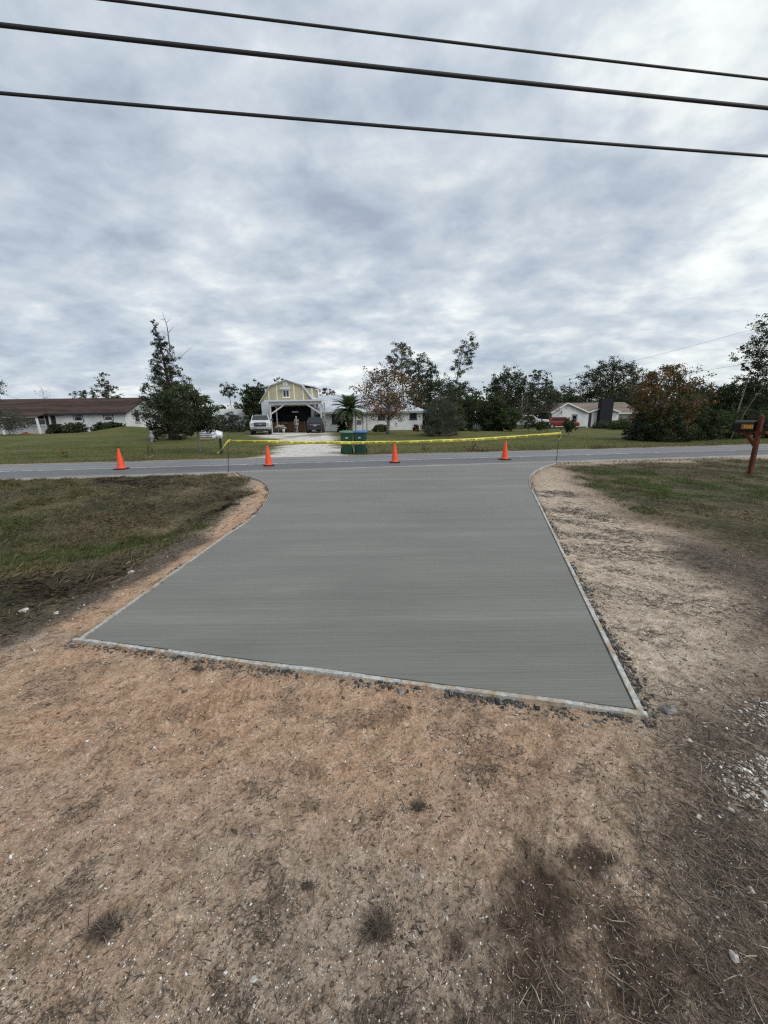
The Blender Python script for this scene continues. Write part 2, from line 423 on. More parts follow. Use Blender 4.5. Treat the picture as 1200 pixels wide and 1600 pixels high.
# the soil is drawn up to the forms, and left a little lower along the near one
edge = smooth(-0.35, 0.0, sd_slab)
nearside = smooth(2.9, 2.3, GY - 0.0 * GX)
H = H * (1 - edge * 0.5) + edge * (0.026 * (1 - nearside) + 0.034 * nearside)
H = H - 0.16 * smooth(-0.015, 0.02, sd_slab)
onroad = smooth(-0.7, -0.25, q_) * smooth(ROAD_W + 1.2, ROAD_W + 0.5, q_)
H = H * (1 - onroad) + onroad * 0.022
H = H - 0.12 * smooth(0.03, 0.10, q_) * smooth(ROAD_W - 0.03, ROAD_W - 0.10, q_)
nx, ny = len(gx), len(gy)
V = np.stack([GX, GY, H], -1).reshape(-1, 3)
idx = np.arange(nx * ny).reshape(ny, nx)
F = np.stack([idx[:-1, :-1], idx[:-1, 1:], idx[1:, 1:], idx[1:, :-1]], -1).reshape(-1, 4)
me = np_mesh('ground', V, F)
for nm, arr in (('grass', m_grass), ('pale', m_pale), ('orange', m_orange), ('dark', m_dark), ('dead', m_dead), ('gravel', m_gravel), ('farlawn', m_far)):
    a = me.attributes.new(nm, 'FLOAT', 'POINT'); a.data.foreach_set('value', arr.astype(np.float32).ravel())
def ground_h(x, y):
    """height of the finished ground sheet"""
    x = np.asarray(x, float); y = np.asarray(y, float)
    i = np.clip(np.searchsorted(gx, x) - 1, 0, nx - 2); j = np.clip(np.searchsorted(gy, y) - 1, 0, ny - 2)
    fx = np.clip((x - gx[i]) / (gx[i + 1] - gx[i]), 0, 1); fy = np.clip((y - gy[j]) / (gy[j + 1] - gy[j]), 0, 1)
    return (H[j, i] * (1 - fx) + H[j, i + 1] * fx) * (1 - fy) + (H[j + 1, i] * (1 - fx) + H[j + 1, i + 1] * fx) * fy
def gmask(A, x, y):
    i = np.clip(np.searchsorted(gx, x) - 1, 0, nx - 2); j = np.clip(np.searchsorted(gy, y) - 1, 0, ny - 2)
    return A[j, i]
# material
m, nt, b = new_mat('ground_soil'); LK = nt.links.new
pos = nt.nodes.new('ShaderNodeNewGeometry').outputs['Position']
def gnoise(scale, detail=5, rough=0.55, dist=0.0, stretch=None, rot=0.0):
    n = nt.nodes.new('ShaderNodeTexNoise'); n.inputs['Scale'].default_value = scale; n.inputs['Detail'].default_value = detail
    n.inputs['Roughness'].default_value = rough; n.inputs['Distortion'].default_value = dist
    if stretch:
        mp = nt.nodes.new('ShaderNodeMapping'); mp.inputs['Scale'].default_value = stretch; mp.inputs['Rotation'].default_value = (0, 0, rot)
        LK(pos, mp.inputs[0]); LK(mp.outputs[0], n.inputs['Vector'])
    else: LK(pos, n.inputs['Vector'])
    return n.outputs['Fac']
def gramp(fac, stops):
    r = nt.nodes.new('ShaderNodeValToRGB'); LK(fac, r.inputs[0]); e = r.color_ramp.elements
    e[0].position, e[0].color = stops[0][0], (*stops[0][1], 1); e[1].position, e[1].color = stops[-1][0], (*stops[-1][1], 1)
    for p, c in stops[1:-1]:
        x = e.new(p); x.color = (*c, 1)
    return r.outputs[0]
def gmix(fac, a, c):
    n = nt.nodes.new('ShaderNodeMix'); n.data_type = 'RGBA'; LK(fac, n.inputs[0]); LK(a, n.inputs[6]); LK(c, n.inputs[7]); return n.outputs[2]
def gattr(nm):
    n = nt.nodes.new('ShaderNodeAttribute'); n.attribute_name = nm; return n.outputs['Fac']
def gm(op, a, c, clamp=False):
    n = nt.nodes.new('ShaderNodeMath'); n.operation = op; n.use_clamp = clamp
    for i, s in enumerate((a, c)):
        if isinstance(s, (int, float)): n.inputs[i].default_value = s
        else: LK(s, n.inputs[i])
    return n.outputs[0]
big = gnoise(1.3, 5); midn = gnoise(11, 7, 0.72); finen = gnoise(70, 5, 0.65); grit = gnoise(260, 3, 0.6)
dirt = gramp(midn, [(0.32, (0.225, 0.165, 0.118)), (0.48, (0.375, 0.287, 0.212)), (0.65, (0.51, 0.41, 0.318))])
orng = gramp(midn, [(0.32, (0.31, 0.185, 0.112)), (0.49, (0.52, 0.325, 0.203)), (0.66, (0.65, 0.43, 0.285))])
pale = gramp(midn, [(0.33, (0.25, 0.19, 0.140)), (0.49, (0.48, 0.39, 0.295)), (0.65, (0.68, 0.58, 0.46))])
darkc = gramp(midn, [(0.34, (0.036, 0.025, 0.017)), (0.50, (0.095, 0.066, 0.045)), (0.66, (0.19, 0.135, 0.092))])
deadc = gramp(gnoise(55, 4, 0.6, 0.6, (1, 0.28, 1), 0.6), [(0.30, (0.060, 0.045, 0.034)), (0.52, (0.135, 0.108, 0.082)), (0.72, (0.24, 0.20, 0.155))])
grassc = gramp(gm('ADD', gm('MULTIPLY', gnoise(0.9, 6, 0.6), 0.5), gm('MULTIPLY', gnoise(14, 6, 0.7), 0.5)), [(0.38, (0.024, 0.022, 0.012)), (0.46, (0.055, 0.050, 0.024)), (0.54, (0.108, 0.090, 0.048)), (0.63, (0.20, 0.158, 0.098))])
lawnc = gramp(gnoise(0.35, 6, 0.62, 0.4, (0.55, 1, 1)), [(0.32, (0.062, 0.076, 0.018)), (0.47, (0.092, 0.102, 0.026)), (0.60, (0.125, 0.112, 0.040)), (0.75, (0.175, 0.135, 0.068))])
c = gmix(gm('MULTIPLY', gattr('orange'), gm('ADD', big, 0.25, True)), dirt, orng)
c = gmix(gattr('pale'), c, pale)
c = gmix(gm('MULTIPLY', gattr('pale'), gattr('farlawn')), c, gramp(gnoise(3, 6, 0.65), [(0.3, (0.40, 0.38, 0.34)), (0.5, (0.60, 0.575, 0.525)), (0.7, (0.74, 0.72, 0.67))]))
c = gmix(gattr('dead'), c, deadc)
c = gmix(gattr('dark'), c, darkc)
c = gmix(gattr('grass'), c, gmix(gattr('farlawn'), grassc, lawnc))
c = gmix(gm('MULTIPLY', gattr('gravel'), 0.5), c, pale)
# grit: dark and pale grains
vm = nt.nodes.new('ShaderNodeVectorMath'); vm.operation = 'SCALE'; LK(c, vm.inputs[0])
gr = nt.nodes.new('ShaderNodeMapRange'); LK(gm('ADD', gm('MULTIPLY', finen, 0.6), gm('MULTIPLY', grit, 0.4)), gr.inputs[0])
gr.inputs[1].default_value = 0.34; gr.inputs[2].default_value = 0.66; gr.inputs[3].default_value = 0.42; gr.inputs[4].default_value = 1.55
LK(gr.outputs[0], vm.inputs['Scale']); LK(vm.outputs[0], b.inputs['Base Color'])
b.inputs['Roughness'].default_value = 0.92; b.inputs['Specular IOR Level'].default_value = 0.2
hsum = gm('ADD', gm('MULTIPLY', midn, 1.2), gm('ADD', gm('MULTIPLY', finen, 0.55), gm('MULTIPLY', grit, 0.2)))
bp = nt.nodes.new('ShaderNodeBump'); bp.inputs['Strength'].default_value = 1.0; bp.inputs['Distance'].default_value = 0.024
LK(hsum, bp.inputs['Height']); LK(bp.outputs[0], b.inputs['Normal'])
g = link('ground', me, m, None, True)
tag(g, 'sandy brown earth and rough lawn spreading to the horizon', 'ground', kind='structure')

# ------------------------------------------------------------------ road
m, nt, b = new_mat('asphalt'); LK = nt.links.new
pos = nt.nodes.new('ShaderNodeNewGeometry').outputs['Position']
sepx = nt.nodes.new('ShaderNodeSeparateXYZ'); LK(pos, sepx.inputs[0])
lat = gm('SUBTRACT', sepx.outputs[1], gm('ADD', gm('MULTIPLY', sepx.outputs[0], 0.147), 12.85))
wear = gnoise(0.8, 5, 0.6, 0.3, (0.12, 1.4, 1), -0.146); grn = gnoise(55, 4, 0.7); ptc = gnoise(0.5, 6, 0.6)
latn = gm('ADD', lat, gm('MULTIPLY', gm('SUBTRACT', gnoise(1.6, 4), 0.5), 0.55))
col = gramp(gm('DIVIDE', latn, ROAD_W), [(0.00, (0.30, 0.285, 0.255)), (0.055, (0.25, 0.24, 0.22)), (0.10, (0.125, 0.125, 0.125)), (0.36, (0.115, 0.116, 0.118)), (0.44, (0.155, 0.156, 0.158)), (0.60, (0.20, 0.20, 0.20)), (0.72, (0.165, 0.166, 0.168)), (0.86, (0.21, 0.21, 0.21)), (0.97, (0.18, 0.178, 0.17)), (1.0, (0.26, 0.24, 0.20))])
vm = nt.nodes.new('ShaderNodeVectorMath'); vm.operation = 'SCALE'; LK(col, vm.inputs[0])
gr = nt.nodes.new('ShaderNodeMapRange'); LK(gm('ADD', gm('MULTIPLY', wear, 0.45), gm('ADD', gm('MULTIPLY', grn, 0.35), gm('MULTIPLY', ptc, 0.2))), gr.inputs[0])
gr.inputs[1].default_value = 0.32; gr.inputs[2].default_value = 0.68; gr.inputs[3].default_value = 0.62; gr.inputs[4].default_value = 1.38
LK(gr.outputs[0], vm.inputs['Scale']); LK(vm.outputs[0], b.inputs['Base Color'])
b.inputs['Roughness'].default_value = 0.62; b.inputs['Specular IOR Level'].default_value = 0.5
bp = nt.nodes.new('ShaderNodeBump'); bp.inputs['Strength'].default_value = 0.5; bp.inputs['Distance'].default_value = 0.012
LK(grn, bp.inputs['Height']); LK(bp.outputs[0], b.inputs['Normal'])
ASPHALT = m
xs = np.concatenate([np.arange(-330, -40, 10.0), np.arange(-40, 60, 0.25), np.arange(60, 340, 10.0)])
offs = np.array([0.0, 0.06, 0.6, 1.6, 2.5, 3.4, 4.4, 5.0, ROAD_W])
OX, OO = np.meshgrid(xs, offs)
wob = np.where((OO < 0.01), (fbm(OX, OO, 1.7, 3, 91) - 0.5) * 0.22, 0) + np.where(OO > 5.04, (fbm(OX, OO, 1.3, 3, 92) - 0.5) * 0.25, 0)
OZ = ROAD_Z + 0.035 * (1 - ((OO - 2.5) / 2.5) ** 2) - np.where((OO < 0.01) | (OO > 5.04), 0.05, 0)
V = np.stack([OX, 12.85 + 0.147 * OX + OO + wob, OZ], -1).reshape(-1, 3)
idx = np.arange(OX.size).reshape(OX.shape)
F = np.stack([idx[:-1, :-1], idx[:-1, 1:], idx[1:, 1:], idx[1:, :-1]], -1).reshape(-1, 4)
road = link('road', np_mesh('road', V, F), ASPHALT, None, True)
tag(road, 'worn grey two-lane asphalt road crossing behind the new concrete', 'road', kind='structure')
# worn white edge line: a thin sheet over the asphalt, broken where the paint has gone
m, nt, b = new_mat('road_paint'); LK = nt.links.new
pos = nt.nodes.new('ShaderNodeNewGeometry').outputs['Position']
pw = gnoise(7, 5, 0.65)
LK(gramp(pw, [(0.38, (0.24, 0.24, 0.235)), (0.50, (0.50, 0.50, 0.49)), (0.62, (0.72, 0.72, 0.70))]), b.inputs['Base Color'])
b.inputs['Roughness'].default_value = 0.6
def stripe(name, off, w, x0, x1, parent):
    xs = np.arange(x0, x1, 0.5); V = []; F = []
    for i, x in enumerate(xs):
        for o in (off - w / 2, off + w / 2):
            V.append((x, road_y(x, o), ROAD_Z + 0.035 * (1 - ((o - 2.5) / 2.5) ** 2) + 0.005))
        if i: F.append((2 * i - 2, 2 * i, 2 * i + 1, 2 * i - 1))
    return link(name, np_mesh(name, np.array(V), np.array(F)), MATS['road_paint'], parent)
ln = stripe('edge_line', 2.12, 0.11, -120, 160, road)
# ------------------------------------------------------------------ the new concrete
m, nt, b = new_mat('fresh_concrete'); LK = nt.links.new
pos = nt.nodes.new('ShaderNodeNewGeometry').outputs['Position']
br1 = gnoise(16, 6, 0.72, 0.0, (0.035, 4.5, 1), 0.09); br2 = gnoise(40, 4, 0.7, 0.0, (0.03, 4.0, 1), 0.09); blo = gnoise(0.7, 5, 0.6, 0.6, (0.6, 1.3, 1), 0.1); grn = gnoise(160, 3, 0.7); pass_ = gnoise(1.1, 3, 0.5, 0.0, (0.04, 2.2, 1), 0.09)
f = gm('ADD', gm('ADD', gm('MULTIPLY', br1, 0.30), gm('MULTIPLY', br2, 0.22)), gm('ADD', gm('MULTIPLY', blo, 0.24), gm('ADD', gm('MULTIPLY', grn, 0.12), gm('MULTIPLY', pass_, 0.14))))
LK(gramp(f, [(0.385, (0.100, 0.098, 0.085)), (0.465, (0.154, 0.150, 0.131)), (0.54, (0.188, 0.184, 0.161)), (0.63, (0.264, 0.259, 0.231))]), b.inputs['Base Color'])
rr = nt.nodes.new('ShaderNodeMapRange'); LK(blo, rr.inputs[0]); rr.inputs[1].default_value = 0.3; rr.inputs[2].default_value = 0.7; rr.inputs[3].default_value = 0.46; rr.inputs[4].default_value = 0.66
LK(rr.outputs[0], b.inputs['Roughness'])
bp = nt.nodes.new('ShaderNodeBump'); bp.inputs['Strength'].default_value = 0.55; bp.inputs['Distance'].default_value = 0.006
LK(gm('ADD', gm('MULTIPLY', br1, 0.5), gm('ADD', br2, gm('MULTIPLY', grn, 0.5))), bp.inputs['Height']); LK(bp.outputs[0], b.inputs['Normal'])
CONC = m
bm = bmesh.new()
top = [bm.verts.new((x, y, SLAB_Z)) for x, y in slab_poly]
bm.faces.new(top); bmesh.ops.recalc_face_normals(bm, faces=bm.faces)
if list(bm.faces)[0].normal.z < 0: bmesh.ops.reverse_faces(bm, faces=bm.faces)
r = bmesh.ops.extrude_face_region(bm, geom=list(bm.faces))
for v in [e for e in r['geom'] if isinstance(e, bmesh.types.BMVert)]: v.co.z = SLAB_Z
for v in top: v.co.z = SLAB_Z - 0.11
bmesh.ops.recalc_face_normals(bm, faces=bm.faces)
rim = [e for e in bm.edges if all(abs(v.co.z - SLAB_Z) < 1e-5 for v in e.verts) and len(e.link_faces) == 2]
bmesh.ops.bevel(bm, geom=rim, offset=0.010, segments=2, affect='EDGES', clamp_overlap=True)   # edges rounded by the edging tool
me = bpy.data.meshes.new('concrete_driveway'); bm.to_mesh(me); bm.free()
drv = link('concrete_driveway', me, CONC)
tag(drv, 'freshly poured grey concrete driveway apron with a brushed finish, flaring towards the road', 'driveway', kind='structure')

# ------------------------------------------------------------------ form boards round the concrete
m, nt, b = new_mat('form_wood'); LK = nt.links.new
pos = nt.nodes.new('ShaderNodeNewGeometry').outputs['Position']
wd = gramp(gnoise(20, 5, 0.6, 0.4), [(0.3, (0.20, 0.15, 0.10)), (0.5, (0.36, 0.285, 0.20)), (0.7, (0.48, 0.395, 0.29))])
cem = gramp(gnoise(34, 5, 0.7), [(0.32, (0.22, 0.22, 0.20)), (0.52, (0.43, 0.43, 0.40)), (0.72, (0.66, 0.66, 0.62))])
spl = nt.nodes.new('ShaderNodeMapRange'); LK(gm('ADD', gm('MULTIPLY', gnoise(4.5, 5, 0.65, 0.5), 0.7), gm('MULTIPLY', gnoise(24, 4, 0.6), 0.3)), spl.inputs[0]); spl.inputs[1].default_value = 0.42; spl.inputs[2].default_value = 0.51
LK(gmix(spl.outputs[0], wd, cem), b.inputs['Base Color']); b.inputs['Roughness'].default_value = 0.85
bp = nt.nodes.new('ShaderNodeBump'); bp.inputs['Strength'].default_value = 0.6; bp.inputs['Distance'].default_value = 0.008
LK(gnoise(60, 4, 0.6), bp.inputs['Height']); LK(bp.outputs[0], b.inputs['Normal'])
FORM = m
def form_strip(pts, w, side, z0, z1, seed, label):
    """a board standing along a line, w thick on the given side"""
    P = [np.array(p, float) for p in pts]; V = []; F = []
    out = []
    # resample so the top edge can be a little uneven
    for a, c in zip(P[:-1], P[1:]):
        n = max(1, int(np.linalg.norm(c - a) / 0.06))
        for k in range(n): out.append(a + (c - a) * k / n)
    out.append(P[-1])
    rnd = random.Random(seed)
    for i, p in enumerate(out):
        d = out[min(i + 1, len(out) - 1)] - out[max(i - 1, 0)]; d /= np.linalg.norm(d) + 1e-9
        nrm = np.array([-d[1], d[0]]) * side
        zt = z1 + 0.003 * math.sin(i * 0.31 + seed) + rnd.uniform(-0.0018, 0.0018)
        wi = w + rnd.uniform(-0.002, 0.002)
        a = p + nrm * 0.002; o = p + nrm * wi
        V += [(a[0], a[1], z0), (a[0], a[1], zt), (o[0], o[1], zt - 0.003), (o[0], o[1], z0)]
    n = len(out)
    for i in range(n - 1):
        for k in range(3): F.append((i * 4 + k, i * 4 + k + 1, i * 4 + 5 + k, i * 4 + 4 + k))
    F += [(0, 3, 2, 1), (4 * n - 4, 4 * n - 3, 4 * n - 2, 4 * n - 1)]
    mb = MB(); mb.add(V, F)
    o = mb.build('form_board', FORM)
    tag(o, label, 'board', 'wooden forms holding the fresh concrete')
    return o
cl, cr_ = np.array(slab_left[0]), np.array(slab_right[0])
dn = (cr_ - cl) / np.linalg.norm(cr_ - cl)
A0 = cl - dn * 0.07; J = cl + dn * np.linalg.norm(cr_ - cl) * 0.20; A1 = cr_ + dn * 0.045
form_strip([A0, J - dn * 0.01], 0.026, -1, -0.07, SLAB_Z + 0.003, 1, 'short cement-smeared form board along the near edge, by the left corner of the concrete')
form_strip([J + dn * 0.006, A1], 0.030, -1, -0.07, SLAB_Z + 0.004, 2, 'long splattered form board along the near edge of the concrete')
lc, rc = slab_left_c, slab_right_c
form_strip(lc[:25], 0.034, 1, -0.06, SLAB_Z + 0.008, 3, 'straight pale form board along the left side of the concrete, beside the ditch grass')
form_strip(lc[25:], 0.016, 1, -0.06, SLAB_Z + 0.006, 4, 'thin bent form strip round the left flare of the concrete near the road')
ksp = 13  # where two boards meet
form_strip(rc[:ksp - 1] + [tuple(np.array(rc[ksp - 2]) * 0.03 + np.array(rc[ksp - 1]) * 0.97)], 0.034, -1, -0.06, SLAB_Z + 0.006, 5, 'bare wooden form board on the right side of the concrete, at the near corner')
form_strip(rc[ksp - 1:31], 0.032, -1, -0.06, SLAB_Z + 0.007, 6, 'splattered form board on the right side of the concrete, halfway to the road')
form_strip(rc[31:], 0.016, -1, -0.06, SLAB_Z + 0.009, 7, 'thin bent form strip round the right flare of the concrete near the road')

# ------------------------------------------------------------------ blades, pebbles and litter (numpy, one mesh each)
RNG = np.random.default_rng(7)
def blades(P, length, width, lean, az, curl, tone, flat=False):
    """grass blades: a tapering strip of two segments each; P (n,3) roots"""
    n = len(P)
    d = np.stack([np.cos(az), np.sin(az)], -1); sd = np.stack([-np.sin(az), np.cos(az)], -1)
    a0 = lean; a1 = lean + curl
    up = lambda a: np.cos(a); ho = lambda a: np.sin(a)
    p1 = P + np.concatenate([d * (ho(a0) * length * 0.5)[:, None], (up(a0) * length * 0.5)[:, None]], 1)
    p2 = p1 + np.concatenate([d * (ho(a1) * length * 0.5)[:, None], (up(a1) * length * 0.5)[:, None]], 1)
    s3 = np.concatenate([sd, np.zeros((n, 1))], 1) * (width / 2)[:, None]
    if flat:
        V = np.stack([P - s3, P + s3, p1 + s3 * 0.8, p1 - s3 * 0.8, p2], 1)
        i = np.arange(n)[:, None] * 5
        F = np.concatenate([i + np.array([[0, 1, 2]]), i + np.array([[0, 2, 3]]), i + np.array([[3, 2, 4]])], 1).reshape(-1, 3)
        return V.reshape(-1, 3), F, np.repeat(tone, 5)
    V = np.stack([P - s3, P + s3, p1 + s3 * 0.55, p2], 1)
    i = np.arange(n)[:, None] * 4
    F = np.concatenate([i + np.array([[0, 1, 2]]), i + np.array([[0, 2, 3]])], 1).reshape(-1, 3)
    return V.reshape(-1, 3), F, np.repeat(tone, 4)
OCT_V = np.array([(1, 0, 0), (-1, 0, 0), (0, 1, 0), (0, -1, 0), (0, 0, 1), (0, 0, -1)], float)
OCT_F = np.array([(0, 2, 4), (2, 1, 4), (1, 3, 4), (3, 0, 4), (2, 0, 5), (1, 2, 5), (3, 1, 5), (0, 3, 5)])
CHIP_V = np.array([(sx * 1, sy * 1, sz * 1) for sx in (-1, 1) for sy in (-1, 1) for sz in (-1, 1)], float) * 0.75
def bits(P, size, tone, flat=0.6):
    """small angular grains: jittered octahedra, turned at random"""
    n = len(P)
    V = OCT_V[None] * RNG.uniform(0.55, 1.25, (n, 6, 1)) + RNG.normal(0, 0.22, (n, 6, 3))
    sc = np.stack([size * RNG.uniform(0.8, 1.5, n), size * RNG.uniform(0.6, 1.0, n), size * flat * RNG.uniform(0.6, 1.1, n)], -1)
    V = V * sc[:, None, :]
    a = RNG.uniform(0, 6.283, n); ca, sa = np.cos(a)[:, None], np.sin(a)[:, None]
    x = V[..., 0] * ca - V[..., 1] * sa; y = V[..., 0] * sa + V[..., 1] * ca
    V = np.stack([x, y, V[..., 2]], -1) + P[:, None, :]
    F = (np.arange(n)[:, None, None] * 6 + OCT_F[None]).reshape(-1, 3)
    return V.reshape(-1, 3), F, np.repeat(tone, 6)
def scatter(n, x0, x1, y0, y1, prob, near_bias=True):
    """points on the ground; denser where the ground is close to the viewer's path"""
    if near_bias:
        u = RNG.uniform(1 / y1, 1 / y0, n); y = 1 / u
        x = RNG.uniform(x0, x1, n) * np.minimum(1.0, (y + 0.5) / y1 * 1.0)
    else:
        x = RNG.uniform(x0, x1, n); y = RNG.uniform(y0, y1, n)
    k = RNG.uniform(0, 1, n) < prob(x, y)
    return x[k], y[k]
def free_of(x, y, margin=0.05):
    return (poly_sd(x, y, slab_poly) < -margin) & ~((road_q(x, y) > 0.02) & (road_q(x, y) < ROAD_W - 0.02))
def on_ground(x, y, dz=0.0): return np.stack([x, y, ground_h(x, y) + dz], -1)

GRASS_TONES = tone_mat('grass_blades', [(0.0, (0.040, 0.030, 0.020)), (0.18, (0.105, 0.080, 0.052)), (0.36, (0.255, 0.205, 0.13)), (0.50, (0.165, 0.140, 0.070)), (0.68, (0.088, 0.092, 0.034)), (0.84, (0.060, 0.080, 0.022)), (1.0, (0.105, 0.145, 0.042))], 0.7, 0.25)
LAWN_TONES = tone_mat('lawn_blades', [(0.0, (0.040, 0.032, 0.018)), (0.25, (0.115, 0.090, 0.046)), (0.45, (0.125, 0.110, 0.042)), (0.65, (0.084, 0.090, 0.026)), (1.0, (0.085, 0.112, 0.028))], 0.7, 0.2)
LITTER_TONES = tone_mat('dead_litter', [(0.0, (0.040, 0.029, 0.022)), (0.35, (0.10, 0.076, 0.056)), (0.7, (0.22, 0.175, 0.13)), (1.0, (0.40, 0.345, 0.26))], 0.85)
STONE_TONES = tone_mat('grit_and_shell', [(0.0, (0.06, 0.043, 0.033)), (0.35, (0.20, 0.135, 0.09)), (0.60, (0.36, 0.28, 0.215)), (0.85, (0.56, 0.52, 0.45)), (1.0, (0.78, 0.76, 0.71))], 0.8)
CONC_TONES = tone_mat('concrete_crumb', [(0.0, (0.035, 0.035, 0.033)), (0.6, (0.12, 0.122, 0.115)), (1.0, (0.36, 0.36, 0.34))], 0.9)

# near grass: the ditch bank on the left, the verge on the right
def lawn(name, label, poly, n, x0, x1, y0, y1, mask, greens, seed, lmin, lmax):
    x, y = scatter(n, x0, x1, y0, y1, lambda x, y: gmask(mask, x, y) * free_of(x, y) * (0.25 + 0.75 * smooth(0.34, 0.56, fbm(x, y, 2.2, 3, seed))), False)
    k = len(x)
    pat = fbm(x, y, 0.55, 4, seed + 1); pat2 = fbm(x, y, 2.4, 3, seed + 2)
    g_ = greens(x, y)
    tone = np.clip(0.50 + (pat - 0.5) * 1.5 + (pat2 - 0.5) * 0.9 + (g_ - 0.5) * 0.75 + RNG.normal(0, 0.15, k), 0, 1)
    Ln = RNG.uniform(lmin, lmax, k) * (0.55 + 0.9 * smooth(0.35, 0.65, pat2)); lean = np.where(tone < 0.42, RNG.uniform(0.9, 1.5, k), RNG.uniform(0.3, 1.15, k))
    V, F, T = blades(on_ground(x, y, -0.006), Ln, RNG.uniform(0.0026, 0.0062, k) * (0.70 + 0.09 * np.hypot(x, y)), lean, RNG.uniform(0, 6.283, k), RNG.uniform(0.1, 0.7, k), tone)
    o = link(name, np_mesh(name, V, F, T), GRASS_TONES)
    return tag(o, label, 'grass', kind='stuff')
gl_c = G(70, 880); gr_c = G(1080, 805)
lawn('grass', 'matted green and brown grass in the shallow ditch left of the concrete', grass_left, 330000, -15.5, -2.0, 2.2, 12.2, m_gl,
     lambda x, y: 0.03 + 0.60 * np.exp(-((road_q(x, y) + 6.4) / 1.5) ** 2) * smooth(-2.9, -4.6, x), 101, 0.03, 0.115)
lawn('grass', 'short mown grass on the verge right of the concrete, round the mailbox', grass_right, 230000, 3.0, 17.5, 3.2, 15.6, m_gr,
     lambda x, y: 0.30 + 0.75 * np.exp(-((road_q(x, y) + 4.7) / 1.9) ** 2), 111, 0.025, 0.085)
# far lawn: blades up to where they can still be told apart
x, y = scatter(100000, -34, 48, 16.5, 33, lambda x, y: gmask(m_far, x, y) * (1 - gmask(m_drive, x, y)) * smooth(34, 20, y) * (np.abs(x) < y * 1.25), False)
k = len(x); pat = fbm(x, y, 0.3, 4, 121)
tone = np.clip(0.55 + (pat - 0.5) * 1.3 + RNG.normal(0, 0.13, k) - 0.12 * smooth(ROAD_W + 3, ROAD_W, road_q(x, y)), 0, 1)
V, F, T = blades(on_ground(x, y, -0.01), RNG.uniform(0.05, 0.13, k), RNG.uniform(0.012, 0.02, k), RNG.uniform(0.3, 1.2, k), RNG.uniform(0, 6.283, k), RNG.uniform(0.1, 0.7, k), tone)
tag(link('grass', np_mesh('grass', V, F, T), LAWN_TONES), 'rough olive grass of the lawns beyond the road', 'grass', kind='stuff')
# straw-coloured fringe along both road edges
xs_ = RNG.uniform(-20, 40, 26000); side = RNG.uniform(0, 1, len(xs_)) < 0.62
off = np.where(side, ROAD_W + 0.25 + np.abs(RNG.normal(0, 0.45, len(xs_))), -0.12 - np.abs(RNG.normal(0, 0.22, len(xs_))))
ys_ = road_y(xs_, off)
ok = free_of(xs_, ys_, 0.1) & (gmask(m_drive, xs_, ys_) < 0.3) & (fbm(xs_, ys_, 0.8, 3, 131) > 0.42) & ~((off < 0) & (xs_ > -4.2) & (xs_ < 5.9))
xs_, ys_, off = xs_[ok], ys_[ok], off[ok]; k = len(xs_)
hgt = np.where(off > 0, RNG.uniform(0.08, 0.30, k) * (0.35 + 1.2 * smooth(0.48, 0.70, fbm(xs_, ys_, 0.45, 3, 133))), RNG.uniform(0.04, 0.10, k))
V, F, T = blades(on_ground(xs_, ys_, -0.01), hgt, RNG.uniform(0.006, 0.014, k), RNG.uniform(0.05, 0.8, k), RNG.uniform(0, 6.283, k), RNG.uniform(0.1, 0.6, k), np.clip(RNG.normal(0.40, 0.16, k), 0, 1))
tag(link('weeds', np_mesh('weeds', V, F, T), GRASS_TONES), 'dry straw-coloured weeds fringing the road', 'weeds', kind='stuff')

# grit and broken shell over the bare dirt
bare = lambda x, y: (1 - gmask(m_grass, x, y)) * free_of(x, y, 0.05)
x, y = scatter(36000, -7, 9, 0.62, 6.5, lambda x, y: bare(x, y) * (0.35 + 0.65 * smooth(0.4, 0.6, fbm(x, y, 3, 3, 141))) * (1 - 0.6 * gmask(m_dark, x, y)))
k = len(x); sz = np.minimum(0.0017 * np.exp(RNG.normal(0, 0.50, k)), 0.0065) * (0.55 + 0.62 * y)
V, F, T = bits(on_ground(x, y, 0.0004), sz, np.clip(RNG.beta(1.4, 1.2, k) + 0.08, 0, 1))
tag(link('grit', np_mesh('grit', V, F, T), STONE_TONES), 'pale shell grit and crumbs strewn over the bare dirt', 'grit', kind='stuff')
x, y = scatter(4200, -6, 9, 0.62, 6, lambda x, y: bare(x, y) * (1 - 0.5 * gmask(m_dark, x, y)))
k = len(x)
V, F, T = bits(on_ground(x, y, 0.001), np.minimum(0.0030 * np.exp(RNG.normal(0, 0.42, k)), 0.011) * (0.8 + 0.16 * y), np.clip(RNG.normal(0.80, 0.17, k), 0, 1), 0.55)
tag(link('pebbles', np_mesh('pebbles', V, F, T), STONE_TONES), 'scattered whitish pebbles and shell pieces on the dirt', 'pebbles', kind='stuff')
# gravel heap at the right edge
xg, yg = scatter(60000, 0.9, 3.2, 0.8, 2.6, lambda x, y: gmask(m_gravel, x, y) * 0.55 * smooth(0.44, 0.64, fbm(x, y, 5, 3, 143)), False)
xg, yg = xg[:9000], yg[:9000]; k = len(xg)
V, F, T = bits(on_ground(xg, yg, 0.004), np.minimum(0.0052 * np.exp(RNG.normal(0, 0.42, k)), 0.013), np.clip(RNG.normal(0.80, 0.15, k), 0, 1), 0.75)
tag(link('gravel', np_mesh('gravel', V, F, T), STONE_TONES), 'pale limestone gravel spilled at the right edge of the dirt', 'gravel', kind='stuff')
